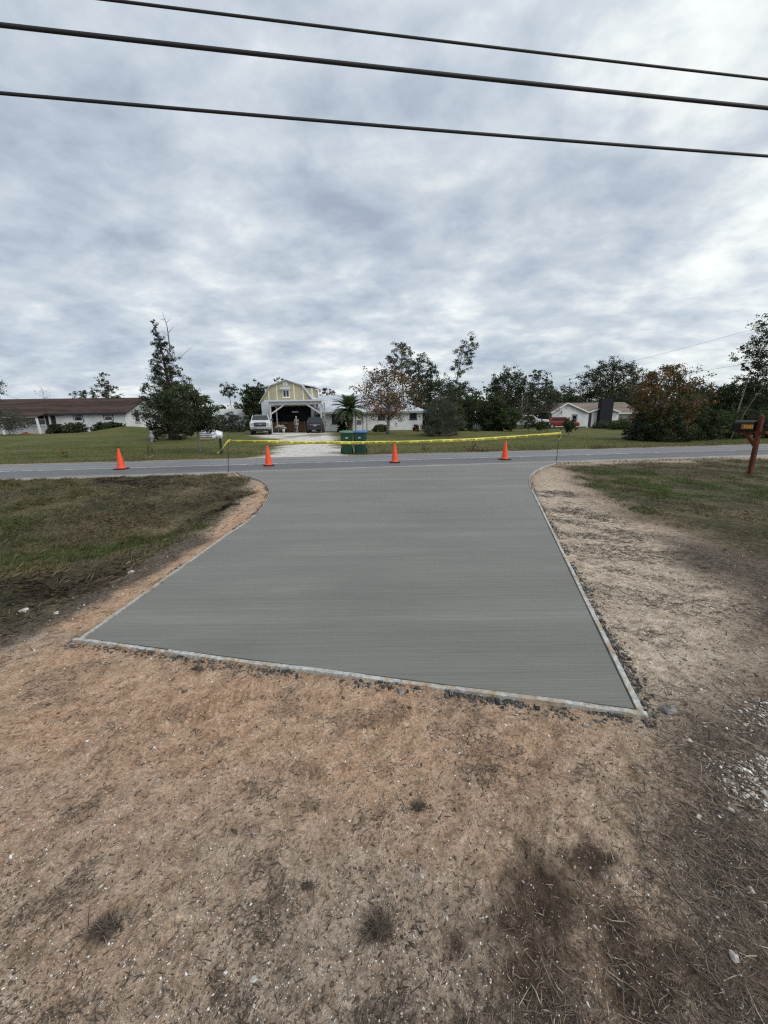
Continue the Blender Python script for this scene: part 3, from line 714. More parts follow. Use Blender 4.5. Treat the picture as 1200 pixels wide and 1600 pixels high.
# clods of dark soil
x, y = scatter(20000, -6, 8, 0.62, 5.5, lambda x, y: bare(x, y) * (0.22 + 0.85 * np.maximum(gmask(m_dark, x, y), smooth(0.56, 0.7, fbm(x, y, 4, 3, 151)))))
k = len(x)
V, F, T = bits(on_ground(x, y, 0.001), np.minimum(0.0026 * np.exp(RNG.normal(0, 0.55, k)), 0.014) * (0.6 + 0.40 * y), np.clip(RNG.normal(0.16, 0.10, k), 0, 0.4), 0.7)
tag(link('dirt', np_mesh('dirt', V, F, T), STONE_TONES), 'loose dark clods of soil on the bare ground', 'soil', kind='stuff')
# dead roots, straw and twigs lying on the dirt, thicker on the right and in small rafts
def litter(name, label, n, x0, x1, y0, y1, prob, l0, l1, tonef, wid=(0.0012, 0.0030), prefer=0.6, nb=True):
    x, y = scatter(n, x0, x1, y0, y1, prob, nb)
    k = len(x)
    az = prefer + RNG.normal(0, 0.8, k) + 3.14159 * (RNG.uniform(0, 1, k) < 0.5)
    Ln = RNG.uniform(l0, l1, k) * (0.6 + 0.16 * y)
    V, F, T = blades(on_ground(x, y, 0.001), Ln, RNG.uniform(*wid, k) * (0.85 + 0.55 * y), RNG.uniform(1.25, 1.55, k), az, RNG.normal(0.12, 0.22, k), np.clip(tonef(k), 0, 1), True)
    # bend each piece sideways a little
    V = V.reshape(-1, 5, 3); bend = RNG.normal(0, 0.18, k)[:, None] * Ln[:, None]
    V[:, 4, 0] += (-np.sin(az) * bend[:, 0]); V[:, 4, 1] += (np.cos(az) * bend[:, 0])
    V[..., 2] = np.maximum(V[..., 2], ground_h(V[..., 0], V[..., 1]) + 0.0012)
    tag(link(name, np_mesh(name, V.reshape(-1, 3), F, T), LITTER_TONES), label, 'litter', kind='stuff')
raft = lambda x, y: smooth(0.60, 0.72, fbm(x * 0.8 + y * 0.5, y - 0.4 * x, 5.5, 3, 161))
litter('litter', 'short dead roots and straw scattered over the dirt', 60000, -6.5, 8, 0.62, 6, lambda x, y: bare(x, y) * (0.10 + 0.80 * np.maximum(raft(x, y), 0.6 * gmask(m_dead, x, y))), 0.010, 0.045, lambda k: RNG.normal(0.30, 0.22, k))
litter('litter', 'long dead grass stems matted along the right side of the dirt', 42000, 0.2, 9, 0.62, 6, lambda x, y: bare(x, y) * np.maximum(gmask(m_dead, x, y), 0.10 * gmask(m_dark, x, y)) * (0.2 + 0.8 * smooth(0.40, 0.58, fbm(x, y, 2.6, 3, 163))), 0.03, 0.12, lambda k: RNG.normal(0.34, 0.24, k), (0.0010, 0.0026), 2.3)
litter('litter', 'pale broken straw lying in the dark soil patch', 900, 0.1, 1.6, 0.62, 1.3, lambda x, y: gmask(m_dark, x, y) * smooth(0.42, 0.6, fbm(x, y, 6, 3, 167)), 0.025, 0.085, lambda k: RNG.normal(0.62, 0.2, k), (0.0012, 0.0030), 1.2)
litter('litter', 'dark dead grass thatch between the pale strip and the right verge', 30000, 2.0, 11, 2.0, 8.0, lambda x, y: (1 - gmask(m_gr, x, y) * 0.6) * free_of(x, y, 0.3) * np.maximum(gmask(m_dead, x, y), 0.10) * (0.15 + 0.85 * smooth(0.42, 0.58, fbm(x, y, 1.8, 3, 169))), 0.04, 0.12, lambda k: RNG.normal(0.25, 0.22, k), (0.0015, 0.0030), 2.5, False)
litter('litter', 'dark stems lying in streaks on the pale strip right of the concrete', 52000, 1.2, 8.5, 1.6, 8.5, lambda x, y: free_of(x, y, 0.12) * np.maximum(gmask(m_pale, x, y), 0.3 * gmask(m_dead, x, y)) * smooth(0.44, 0.60, fbm(x * 0.9 - y * 0.45, (y + 0.5 * x) * 2.4, 1.5, 4, 177)), 0.03, 0.10, lambda k: RNG.normal(0.22, 0.18, k), (0.0012, 0.0026), -0.5, False)
litter('litter', 'brown dead stems along the bank above the ditch', 9000, -6.5, -2.2, 2.2, 8.5, lambda x, y: free_of(x, y, 0.25) * np.maximum(gmask(m_dead, x, y), 0.25 * (1 - gmask(m_gl, x, y))), 0.03, 0.10, lambda k: RNG.normal(0.28, 0.22, k), (0.0015, 0.0030), 0.6, False)
x, y = scatter(26000, 0.8, 8, 1.6, 8.5, lambda x, y: free_of(x, y, 0.05) * gmask(m_pale, x, y) * (0.2 + 0.8 * smooth(0.42, 0.6, fbm(x, y, 2.8, 3, 175))), False)
k = len(x)
V, F, T = bits(on_ground(x, y, 0.001), np.minimum(0.0042 * np.exp(RNG.normal(0, 0.5, k)), 0.018), np.clip(RNG.normal(0.66, 0.25, k), 0, 1), 0.6)
tag(link('pebbles', np_mesh('pebbles', V, F, T), STONE_TONES), 'broken shell and limestone chips on the pale strip right of the concrete', 'pebbles', kind='stuff')
# crumbs of concrete and wet mortar along the outside of the forms
sdp = lambda x, y: poly_sd(x, y, slab_poly)
x, y = scatter(300000, -3, 5, 1.6, 9.5, lambda x, y: np.exp(-((-sdp(x, y) - 0.065) / 0.045) ** 2) * (sdp(x, y) < -0.042) * smooth(0.36, 0.60, fbm(x, y, 2.6, 3, 171)), False)
k = len(x)
V, F, T = bits(on_ground(x, y, 0.003), np.minimum(0.0055 * np.exp(RNG.normal(0, 0.55, k)), 0.022), np.clip(RNG.normal(0.42, 0.22, k), 0, 1), 0.8)
tag(link('crumbs', np_mesh('crumbs', V, F, T), CONC_TONES), 'dark crumbs of spilled concrete along the outside of the forms', 'crumbs', kind='stuff')

# ridge of dark mortar pressed out under the near and right forms
rng2 = np.random.default_rng(77); Pm = []
for (line, sgn, n_) in (([tuple(cl), tuple(cr_)], -1, 2400), (rc[:26], -1, 2000)):
    L0 = np.array(line); seg = np.linalg.norm(np.diff(L0, axis=0), axis=1); cum = np.concatenate([[0], np.cumsum(seg)])
    t = rng2.uniform(0, cum[-1], n_); i = np.clip(np.searchsorted(cum, t) - 1, 0, len(seg) - 1)
    d = (L0[i + 1] - L0[i]) / seg[i][:, None]; nrm = np.stack([-d[:, 1], d[:, 0]], -1) * sgn
    keep = smooth(0.44, 0.62, fbm(t, t * 0 + 3.3, 2.6, 3, 178)) * (0.35 + 0.65 * smooth(0.2, 0.6, t / cum[-1]) if len(line) == 2 else 1.0)
    off = 0.036 + np.abs(rng2.normal(0, 0.022, n_)) * (1.0 if len(line) == 2 else 2.0)
    p = L0[i] + d * (t - cum[i])[:, None] + nrm * off[:, None]
    Pm.append(p[rng2.uniform(0, 1, n_) < keep])
Pm = np.concatenate(Pm); k = len(Pm)
V, F, T = bits(on_ground(Pm[:, 0], Pm[:, 1], 0.003), np.minimum(0.0060 * np.exp(RNG.normal(0, 0.45, k)), 0.018), np.clip(RNG.normal(0.30, 0.22, k), 0, 1), 0.85)
tag(link('crumbs', np_mesh('crumbs', V, F, T), CONC_TONES), 'ridge of dark mortar squeezed out under the near and right form boards', 'crumbs', kind='stuff')
# single stones one can point at
def rock_mat(nm, c1, c2): return mat(nm, c1, 0.85, 0.25, 25, 0.5, 60, col2=c2, mixscale=14)
RK_GREY = rock_mat('grey_stone', (0.16, 0.15, 0.14), (0.27, 0.25, 0.23)); RK_WHITE = rock_mat('pale_stone', (0.40, 0.37, 0.33), (0.58, 0.55, 0.51)); RK_TAN = rock_mat('tan_stone', (0.42, 0.31, 0.2), (0.55, 0.45, 0.33))
stones = [(1043, 1118, 0.034, 'G', 'grey stone lying just off the right near corner of the forms'),
          (1147, 1496, 0.013, 'W', 'angular whitish stone on dark soil at the lower right'),
          (1141, 1268, 0.012, 'W', 'smooth white pebble at the edge of the pale gravel'),
          (1092, 1278, 0.010, 'W', 'flat white pebble in dead grass, just left of the pale gravel'),
          (282, 1362, 0.009, 'T', 'cream shell fragment on bare dirt at the left'),
          (395, 1527, 0.009, 'W', 'small round pale pebble on grey dirt near the bottom edge'),
          (38, 958, 0.030, 'W', 'leftmost white stone on the dirt bank by the ditch grass'),
          (88, 962, 0.020, 'W', 'pale stone on the dirt bank beside the left corner of the forms'),
          (206, 895, 0.026, 'W', 'broken pale stone on the bank above the ditch'),
          (740, 1083, 0.022, 'T', 'yellowish lump of wood and mortar stuck to the near form board'),
          (626, 1088, 0.020, 'G', 'dark grey lump of mortar against the near form board'),
          (1195, 1243, 0.018, 'W', 'largest pale stone in the gravel at the right edge'),
          (915, 1139, 0.012, 'W', 'white chip on the dirt near the right end of the near form'),
          (248, 1222, 0.008, 'W', 'small whitish pebble on orange dirt left of the middle'),
          (660, 1372, 0.007, 'W', 'tiny white pebble on bare dirt above the middle dead grass clump')]
for i, (px, py, r, kd, lab) in enumerate(stones):
    x, y = G(px, py)
    if i in (9, 10):
        x, y = G(px, py + 3)
    z = float(ground_h(np.array([x]), np.array([y]))[0])
    mb = MB().blob((0, 0, 0), (r * 1.2, r * 0.9, r * 0.72), 300 + i, 0.42, 2)
    o = mb.build('stone', {'G': RK_GREY, 'W': RK_WHITE, 'T': RK_TAN}[kd], None, kd == 'T')
    o.location = (x, y, z + r * 0.42); o.rotation_euler = (0, 0, i * 1.3)
    tag(o, lab, 'stone', 'loose stones on the bare ground')
# torn-up clumps of dead grass
def clump(px, py, r, n, label, seed, up=0.8):
    x0, y0 = G(px, py); rg = np.random.default_rng(seed)
    z0 = float(ground_h(np.array([x0]), np.array([y0]))[0])
    root = empty('dead_grass_clump', (x0, y0, z0))
    a = rg.uniform(0, 6.283, n); rr = r * np.abs(rg.normal(0, 0.55, n)) * (0.7 + 0.45 * np.sin(2 * a + seed) + 0.25 * np.sin(3 * a + 2 * seed))
    P = np.stack([np.cos(a) * rr * 1.45, np.sin(a) * rr * 0.75, np.zeros(n)], -1)
    P[:, 2] = ground_h(P[:, 0] + x0, P[:, 1] + y0) - z0
    V, F, T = blades(P, rg.uniform(0.3, 1.5, n) * r, rg.uniform(0.0009, 0.0024, n), rg.uniform(0.35, 1.35, n) / up, a + rg.normal(0, 0.9, n), rg.normal(0.5, 0.7, n), np.clip(rg.normal(0.30, 0.24, n), 0, 1), True)
    V[:, 2] = np.maximum(V[:, 2], -0.003)
    link('stems', np_mesh('stems', V, F, T), LITTER_TONES, root)['kind'] = 'stuff'
    mb = MB().blob((0, 0, 0.004), (r * 0.62, r * 0.34, r * 0.16), seed, 0.9, 3); mb.build('root_ball', mat('dark_humus', (0.075, 0.055, 0.042), 0.95, 0.3, 40, 0.6, 80), root)
    tag(root, label, 'grass clump', 'torn-up clumps of dead grass')
clump(592, 1452, 0.055, 420, 'bristly dark dead grass clump on the dirt at the bottom centre', 401)
clump(165, 1450, 0.052, 320, 'flattened dark dead grass clump on the dirt at the lower left', 402, 0.7)
clump(655, 1258, 0.035, 200, 'small dark dead grass clump on the dirt below the concrete', 403)
clump(480, 1385, 0.026, 120, 'wispy little dead grass clump left of the biggest clump', 404, 0.7)
clump(310, 1052, 0.05, 130, 'dark torn roots lying below the left end of the near form board', 405, 0.65)

# ------------------------------------------------------------------ common materials of things
WHITE_WALL = mat('white_block_wall', (0.74, 0.75, 0.75), 0.8, 0.06, 3, 0.08, 8, col2=(0.62, 0.635, 0.64), mixscale=0.7)
WHITE_TRIM = mat('white_trim', (0.76, 0.76, 0.74), 0.6, 0.05)
GLASS = mat('window_glass', (0.018, 0.022, 0.026), 0.08, 0.2, 2.0, spec=0.6)
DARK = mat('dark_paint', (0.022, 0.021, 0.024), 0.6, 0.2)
BLACK_RUBBER = mat('black_rubber', (0.020, 0.020, 0.021), 0.75, 0.2)
SHINGLE_BROWN = mat('brown_shingles', (0.050, 0.034, 0.028), 0.95, 0.3, 2.5, 0.4, 9, spec=0.1, col2=(0.076, 0.054, 0.046), mixscale=0.55, stretch=(0.35, 2.2, 2.2))
SHINGLE_TAN = mat('tan_shingles', (0.175, 0.135, 0.11), 0.9, 0.22, 2.5, 0.4, 9, col2=(0.23, 0.185, 0.155), mixscale=0.5, stretch=(0.4, 2, 2))
METAL_ROOF = mat('galvanised_roof', (0.62, 0.65, 0.68), 0.35, 0.10, 1.2, metal=0.35, col2=(0.52, 0.55, 0.59), mixscale=0.4)
YELLOW_SIDING = mat('cream_yellow_siding', (0.44, 0.395, 0.245), 0.75, 0.07, 3)
GREY_SIDING = mat('pale_grey_siding', (0.56, 0.60, 0.66), 0.6, 0.08, 2, stretch=(4, 1, 0.3))
WOOD_RED = mat('stained_planks', (0.155, 0.065, 0.035), 0.75, 0.3, 5, 0.3, 20, stretch=(4, 4, 0.5))
POST_PAINT = mat('white_painted_timber', (0.60, 0.60, 0.58), 0.7, 0.10, 5)
RUST = mat('rusty_rebar', (0.060, 0.042, 0.034), 0.85, 0.35, 40, 0.4, 150)
CHROME = mat('bright_metal', (0.55, 0.56, 0.58), 0.22, 0.1, metal=0.9)
def gz(x, y): return float(ground_h(np.array([float(x)]), np.array([float(y)]))[0])
def lettering(name, s, size, m, parent, fn, bold=0.0):
    """flat letters; fn maps the text's own (x, y) to a point"""
    V, F = text_geo(s, size, bold)
    mb = MB(); mb.add([fn(v[0], v[1]) for v in V], F)
    me = bpy.data.meshes.new(name); me.from_pydata(mb.v, [], mb.f); me.update()
    return link(name, me, m, parent)

# ------------------------------------------------------------------ traffic cones
CONE_OR = mat('cone_orange', (0.86, 0.085, 0.022), 0.5, 0.10, 8, col2=(0.74, 0.075, 0.022), mixscale=3)
def make_cone():
    root = empty('traffic_cone')
    MB().box(-0.185, 0.185, -0.185, 0.185, 0.0, 0.032).build('base', BLACK_RUBBER, root, bevel=0.008)
    prof = [(0.150, 0.032), (0.146, 0.045), (0.137, 0.055), (0.128, 0.07), (0.115, 0.15), (0.085, 0.35), (0.058, 0.53), (0.034, 0.685), (0.030, 0.70), (0.020, 0.703), (0.018, 0.66)]
    MB().lathe(prof, n=24).build('cone_body', CONE_OR, root, True)
    return root
CONES = [(190, 733, 'orange traffic cone standing on the road in front of the long brown-roofed house'),
         (420, 727.5, 'orange traffic cone on the road in front of the white pickup and pale drive'),
         (617, 722.5, 'orange traffic cone on the road just right of the two wheelie bins'),
         (788.5, 717.8, 'orange traffic cone on the road nearest to the right-hand rod of the yellow tape')]
cone0 = make_cone()
def road_z(x, y):
    o = float(road_q(x, y)); return ROAD_Z + 0.035 * (1 - ((o - 2.5) / 2.5) ** 2)
for i, (px, py, lab) in enumerate(CONES):
    o = cone0 if i == 0 else copy_tree(cone0)
    x, y = G(px, py, 0.06); o.location = (x, y, road_z(x, y) + 0.001); o.rotation_euler = (0, 0, (0.12, 0.3, -0.1, 0.22)[i])
    tag(o, lab, 'traffic cone', 'orange cones along the road')

# ------------------------------------------------------------------ rods and caution tape
TAPE_Y = mat('yellow_tape', (0.72, 0.63, 0.10), 0.45, 0.10, 8)
TAPE_K = mat('tape_print', (0.03, 0.028, 0.02), 0.6, 0.1)
def rod(px, py, py_top, px_top, lab):
    x, y = G(px, py, 0.02); z = gz(x, y); tp = at(px_top, py_top, y)
    o = MB().tube([(0, 0, -0.15), ((tp.x - x) * 0.5, 0, (tp.z - z) * 0.5), (tp.x - x, 0, tp.z - z)], 0.011, 8).build('rebar_rod', RUST, None, True)
    o.location = (x, y, z)
    tag(o, lab, 'rod', 'steel rods carrying the yellow tape')
    return Vector((x, y, z)), Vector((tp.x, y, tp.z))
rl0, rl1 = rod(355.5, 739, 679, 357, 'thin rusty steel rod on the grass edge left of the concrete')
rr0, rr1 = rod(868.5, 723, 675, 875, 'thin rusty steel rod at the right flare of the concrete')
def tape_mesh(pts, w, nrm_tilt, name, m, parent=None, thick=0.0008):
    V = []; F = []
    for i, p in enumerate(pts):
        up = Vector((0, -math.sin(nrm_tilt[i]), math.cos(nrm_tilt[i])))
        V += [p + up * (w / 2), p - up * (w / 2)]
        if i: F.append((2 * i - 2, 2 * i - 1, 2 * i + 1, 2 * i))
    me = bpy.data.meshes.new(name); me.from_pydata([tuple(v) for v in V], [], F); me.update()
    o = link(name, me, m, parent, True)
    sm = o.modifiers.new('thickness', 'SOLIDIFY'); sm.thickness = thick
    return o
ta = Vector((rl1.x, rl1.y, at(357, 688.5, rl1.y).z)); tb = Vector((rr1.x - 0.03, rr1.y, at(873, 677.5, rr1.y).z))
NT = 120; TP = []; TT = []
lowz = at(545, 691.5, (ta.y + tb.y) / 2).z
sagk = (ta.z + (tb.z - ta.z) * 0.36) - lowz
for i in range(NT + 1):
    t = i / NT
    p = ta.lerp(tb, t); p.z -= sagk * (4 * t * (1 - t)) * 1.05 + 0.012 * math.sin(t * 40) * (1 - t) ** 2; p.y += 0.03 * math.sin(t * 9)
    TP.append(p); TT.append(0.25 * math.sin(t * 14 + 1) + (0.5 if i < 3 else 0) + 0.5 * math.sin(t * 31) * (1 - t) ** 3)
tape_root = empty('caution_tape', (ta.x, ta.y, 0))
def rel(pts): return [p - Vector((ta.x, ta.y, 0)) for p in pts]
TW = 0.095
tape_mesh(rel(TP), TW, TT, 'strip', TAPE_Y, tape_root)
# loose tail hanging from the left rod, and the knots
tail = [ta.lerp(at(341, 709, ta.y - 0.15), k / 8) + Vector((0, -0.01 * k, 0.012 * math.sin(k))) for k in range(9)]
tape_mesh(rel(tail), 0.075, [0.3 + 0.25 * k for k in range(9)], 'tail', TAPE_Y, tape_root)
for c_, s_ in ((ta, 0.028), (tb + Vector((0.03, 0, 0.0)), 0.035)):
    MB().blob(tuple(c_ - Vector((ta.x, ta.y, 0))), (s_, s_ * 0.8, s_ * 1.2), 9, 0.7, 2).build('knot', TAPE_Y, tape_root)
rtail = [tb + Vector((0.03, -0.01, 0)), tb + Vector((0.07, -0.02, -0.06)), tb + Vector((0.03, -0.03, -0.16)), tb + Vector((-0.03, -0.03, -0.24))]
tape_mesh(rel(rtail), 0.08, [0.5, 0.9, 0.4, 0.8], 'tail', TAPE_Y, tape_root)
tlen = sum((TP[i + 1] - TP[i]).length for i in range(NT))
def on_tape(sx, sy):
    f = min(max(sx / tlen, 0), 0.9999) * NT; i = int(f); u = f - i
    p = TP[i].lerp(TP[i + 1], u); tl = TT[i] * (1 - u) + TT[i + 1] * u
    up = Vector((0, -math.sin(tl), math.cos(tl)))
    p = p + up * sy + Vector((0, -math.cos(tl), -math.sin(tl))) * 0.003
    return tuple(p - Vector((ta.x, ta.y, 0)))
WORD = text_geo('CAUTION', 0.080, 0.002); wl = max(v[0] for v in WORD[0])
s0 = 0.35; mbt = MB(); rep = 0
while s0 + wl < tlen - 0.15:
    mbt.add([on_tape(s0 + v[0], v[1] - 0.029) for v in WORD[0]], WORD[1])
    s0 += wl + 0.09; rep += 1
    if rep % 2 == 0:
        dsh = [(0, 0), (0.16, 0), (0.16, 0.018), (0, 0.018)]
        mbt.add([on_tape(s0 + a, b - 0.012) for a, b in dsh], [(0, 1, 2, 3)]); s0 += 0.25
me = bpy.data.meshes.new('lettering'); me.from_pydata(mbt.v, [], mbt.f); me.update()
tag(link('lettering', me, TAPE_K, tape_root), kind='stuff')
tag(tape_root, 'yellow CAUTION barrier tape strung between two rods across the drive', 'tape')

# ------------------------------------------------------------------ mailbox at the right
mx, my = G(1172, 737.5)
mroot = empty('mailbox', (mx, my, gz(mx, my) - 0.01), math.atan(0.147))
POST_RED = mat('red_brown_timber', (0.088, 0.030, 0.018), 0.8, 0.3, 6, 0.3, 30, spec=0.2, col2=(0.14, 0.038, 0.022), mixscale=3, stretch=(5, 5, 0.6))
BOX_BLACK = mat('black_enamel', (0.008, 0.007, 0.008), 0.4, 0.15, spec=0.25)
lean = 0.012
pst = MB(); hw = 0.045
pst.add([(-hw, -hw, -0.1), (hw, -hw, -0.1), (hw, hw, -0.1), (-hw, hw, -0.1), (-hw + lean, -hw, 1.66), (hw + lean, -hw, 1.66), (hw + lean, hw, 1.66), (-hw + lean, hw, 1.66), (lean, 0, 1.715)],
        [(0, 3, 2, 1), (0, 1, 5, 4), (1, 2, 6, 5), (2, 3, 7, 6), (3, 0, 4, 7), (4, 5, 8), (5, 6, 8), (6, 7, 8), (7, 4, 8)])
pst.build('post', POST_RED, mroot)
MB().box(-0.04, 0.05, -0.22, 0.62, 1.185, 1.255).build('arm', POST_RED, mroot, bevel=0.005)
MB().beam((0.005, 0.02, 0.86), (0.005, 0.32, 1.19), 0.08, 0.085).build('brace', POST_RED, mroot)
def arch(w, h, n=10):
    r = w / 2; pts = [(-r, 0), (r, 0)]
    for k in range(n + 1):
        t = math.pi * k / n; pts.append((r * math.cos(t), (h - r * 0.8) + r * 0.8 * math.sin(t)))
    return pts
body = MB(); body.prism([(x - 0.0, z + 1.262) for x, z in arch(0.245, 0.285)], 'y', 0.06, 0.62); body.build('box', BOX_BLACK, mroot, bevel=0.004)
MB().prism([(x, z + 1.258) for x, z in arch(0.258, 0.295)], 'y', 0.61, 0.645).build('door', BOX_BLACK, mroot)
MB().box(-0.02, 0.02, 0.645, 0.665, 1.50, 1.53).build('latch', CHROME, mroot)
MB().box(0.128, 0.134, 0.30, 0.33, 1.35, 1.56).build('flag', mat('flag_red', (0.5, 0.03, 0.02), 0.5), mroot)
MB().lathe([(0.016, 0), (0.02, 0.01), (0.012, 0.025)], (-0.055, 0.10, 1.11), 10).build('knob', WHITE_TRIM, mroot)
PLATE_O = mat('reflective_orange', (0.80, 0.36, 0.03), 0.45, 0.10)
for k, ch in enumerate('8331'):
    y1 = 0.375 - k * 0.077
    pl = MB().box(-0.1265, -0.1235, y1 - 0.074, y1, 1.325, 1.435).build('number_plate', PLATE_O, mroot)
    V, F = text_geo(ch, 0.125); cx = (min(v[0] for v in V) + max(v[0] for v in V)) / 2
    lettering('digit', ch, 0.125, mat('digit_black', (0.012, 0.01, 0.008), 0.5), pl, lambda a, c, y1=y1, cx=cx: (-0.1285, y1 - 0.037 - (a - cx) * 0.80, 1.334 + c * 1.05), 0.0015)
tag(mroot, 'black mailbox numbered 8331 on a red-brown timber post by the road', 'mailbox')

# ------------------------------------------------------------------ wheelie bins
BIN_G = mat('bin_dark_green', (0.008, 0.048, 0.026), 0.55, 0.14, 3); BIN_T = mat('bin_teal_green', (0.008, 0.054, 0.042), 0.55, 0.14, 3)
LID_G = mat('lid_faded_green', (0.10, 0.20, 0.115), 0.55, 0.15, 4); LID_B = mat('lid_blue', (0.04, 0.15, 0.36), 0.5, 0.12, 4)
def bin_(px, py, bm_, lm_, lab, rz):
    x, y = G(px, py); root = empty('wheelie_bin', (x, y, gz(x, y)), rz)
    def taper(z): return 0.245 + 0.055 * z, 0.27 + 0.09 * z
    V = []; F = []
    for z in (0.03, 0.5, 0.97, 0.975, 1.02):
        w, d = taper(z)
        if z > 0.972: w += 0.025; d += 0.025
        c_ = 0.05
        V += [(-w + c_, -d, z), (w - c_, -d, z), (w, -d + c_, z), (w, d - c_, z), (w - c_, d, z), (-w + c_, d, z), (-w, d - c_, z), (-w, -d + c_, z)]
    for r_ in range(4):
        for k in range(8): F.append((r_ * 8 + k, r_ * 8 + (k + 1) % 8, r_ * 8 + 8 + (k + 1) % 8, r_ * 8 + 8 + k))
    F += [tuple(range(8))[::-1], tuple(range(32, 40))]
    MB().add(V, F).build('body', bm_, root)
    # domed lid with a rolled rim
    V = []; F = []; lev = [(0.345, 0.405, 1.0), (0.35, 0.41, 1.055), (0.325, 0.38, 1.085), (0.20, 0.25, 1.115)]
    for w, d, z in lev:
        c_ = 0.06; V += [(-w + c_, -d, z), (w - c_, -d, z), (w, -d + c_, z), (w, d - c_, z), (w - c_, d, z), (-w + c_, d, z), (-w, d - c_, z), (-w, -d + c_, z)]
    for r_ in range(3):
        for k in range(8): F.append((r_ * 8 + k, r_ * 8 + (k + 1) % 8, r_ * 8 + 8 + (k + 1) % 8, r_ * 8 + 8 + k))
    F += [tuple(range(8))[::-1], tuple(range(24, 32))]
    MB().add(V, F).build('lid', lm_, root, True)
    MB().tube([(-0.30, 0.40, 0.98), (-0.30, 0.47, 0.98), (0.30, 0.47, 0.98), (0.30, 0.40, 0.98)], 0.016, 6).build('handle', bm_, root)
    w5, d5 = taper(0.5)
    MB().box(-0.10, 0.10, -d5 - 0.028, -d5 + 0.03, 0.44, 0.475).build('lift_bar', bm_, root)
    MB().box(-0.14, -0.11, -d5 - 0.014, -d5 + 0.03, 0.06, 0.47).box(0.11, 0.14, -d5 - 0.014, -d5 + 0.03, 0.06, 0.47).build_each('rib', bm_, root)
    w8, d8 = taper(0.78)
    MB().box(-0.06, 0.06, -d8 - 0.006, -d8 + 0.01, 0.74, 0.82).build('emblem', mat('faded_print', (0.30, 0.34, 0.30), 0.6), root)
    for s in (-1, 1):
        wh = MB().tube([(s * 0.25, 0.27, 0.125), (s * 0.31, 0.27, 0.125)], 0.125, 14).build('wheel', BLACK_RUBBER, root)
    tag(root, lab, 'bin', 'wheelie bins at the end of the drive opposite')
bin_(542.5, 709, BIN_G, LID_G, 'dark green wheelie bin with a faded green lid beside the pale drive', 0.10)
bin_(563.5, 708.5, BIN_T, LID_B, 'green wheelie bin with a blue lid beside the pale drive', -0.05)

# ------------------------------------------------------------------ houses
def window(parent, o, ux, w, h, cols, rows, fm=WHITE_TRIM, fw=0.07, trim=None, sill=True, name='window', proud=0.03):
    """window set proud of a wall: frame with bars, one pane for each light"""
    o = Vector(o); ux = Vector(ux).normalized(); n = ux.cross(Vector((0, 0, 1))); z = Vector((0, 0, 1))
    def bx(mb, a0, a1, b0, b1, d0, d1):
        V = [o + ux * a + z * b + n * d for d in (d0, d1) for (a, b) in ((a0, b0), (a1, b0), (a1, b1), (a0, b1))]
        return mb.add(V, [(0, 3, 2, 1), (4, 5, 6, 7), (0, 1, 5, 4), (1, 2, 6, 5), (2, 3, 7, 6), (3, 0, 4, 7)])
    mb = MB()
    bx(mb, 0, w, 0, fw, -0.05, proud); bx(mb, 0, w, h - fw, h, -0.05, proud); bx(mb, 0, fw, fw, h - fw, -0.05, proud); bx(mb, w - fw, w, fw, h - fw, -0.05, proud)
    for c in range(1, cols): bx(mb, w * c / cols - fw * 0.4, w * c / cols + fw * 0.4, fw, h - fw, -0.05, proud - 0.008)
    for r_ in range(1, rows): bx(mb, fw, w - fw, h * r_ / rows - fw * 0.35, h * r_ / rows + fw * 0.35, -0.05, proud - 0.006)
    wo_ = mb.build(name, fm, parent)
    for c in range(cols):
        for r_ in range(rows):
            p = MB(); bx(p, w * c / cols + fw * 0.3, w * (c + 1) / cols - fw * 0.3, h * r_ / rows + fw * 0.3, h * (r_ + 1) / rows - fw * 0.3, 0.002, 0.012); p.build('pane', GLASS, wo_)
    if sill:
        s_ = MB(); bx(s_, -0.08, w + 0.08, -0.09, -0.005, -0.03, 0.09); s_.build('sill', fm, wo_)
    if trim:
        t_ = MB(); e = 0.09
        bx(t_, -e, -0.004, -e, h + e, -0.03, 0.022); bx(t_, w + 0.004, w + e, -e, h + e, -0.03, 0.022); bx(t_, -0.002, w + 0.002, h + 0.004, h + e, -0.03, 0.022); t_.build('casing', trim, wo_)
    return wo_
def slab_roof(parent, quad, th, m, name='roof', nrm_down=True):
    """a roof plane from its four corners, given a thickness"""
    q = [Vector(p) for p in quad]; n = (q[1] - q[0]).cross(q[-1] - q[0]).normalized()
    if n.z < 0: n = -n
    V = [p for p in q] + [p - n * th for p in q]; k = len(q)
    F = [tuple(range(k)), tuple(range(k, 2 * k))[::-1]] + [(i, (i + 1) % k, k + (i + 1) % k, k + i) for i in range(k)]
    return MB().add(V, F).build(name, m, parent)

# --- long low house at the left
hl = base(198, 46.0); hl.z = 0.58
h1 = empty('house', hl, R(1.5))
k46 = pxm(46.0)
def X1(px): return (px - 198) / k46
LEN = 19.5; DEP = 8.0; WH = 2.36; RH = 4.05
MB().prism([(0, -0.6), (DEP, -0.6), (DEP, WH), (DEP / 2, RH - 0.12), (0, WH)], 'x', -LEN, 0).build('wall', WHITE_WALL, h1)
sl = (RH - WH) / (DEP / 2)
ov = 0.45
rf = slab_roof(h1, [(-LEN - 0.4, -ov, WH - ov * sl + 0.08), (0.45, -ov, WH - ov * sl + 0.08), (0.45, DEP / 2, RH + 0.08), (-LEN - 0.4, DEP / 2, RH + 0.08)], 0.12, SHINGLE_BROWN)
slab_roof(h1, [(-LEN - 0.4, DEP + ov, WH - ov * sl + 0.08), (0.45, DEP + ov, WH - ov * sl + 0.08), (0.45, DEP / 2 + 0.003, RH + 0.08), (-LEN - 0.4, DEP / 2 + 0.003, RH + 0.08)], 0.12, SHINGLE_BROWN)
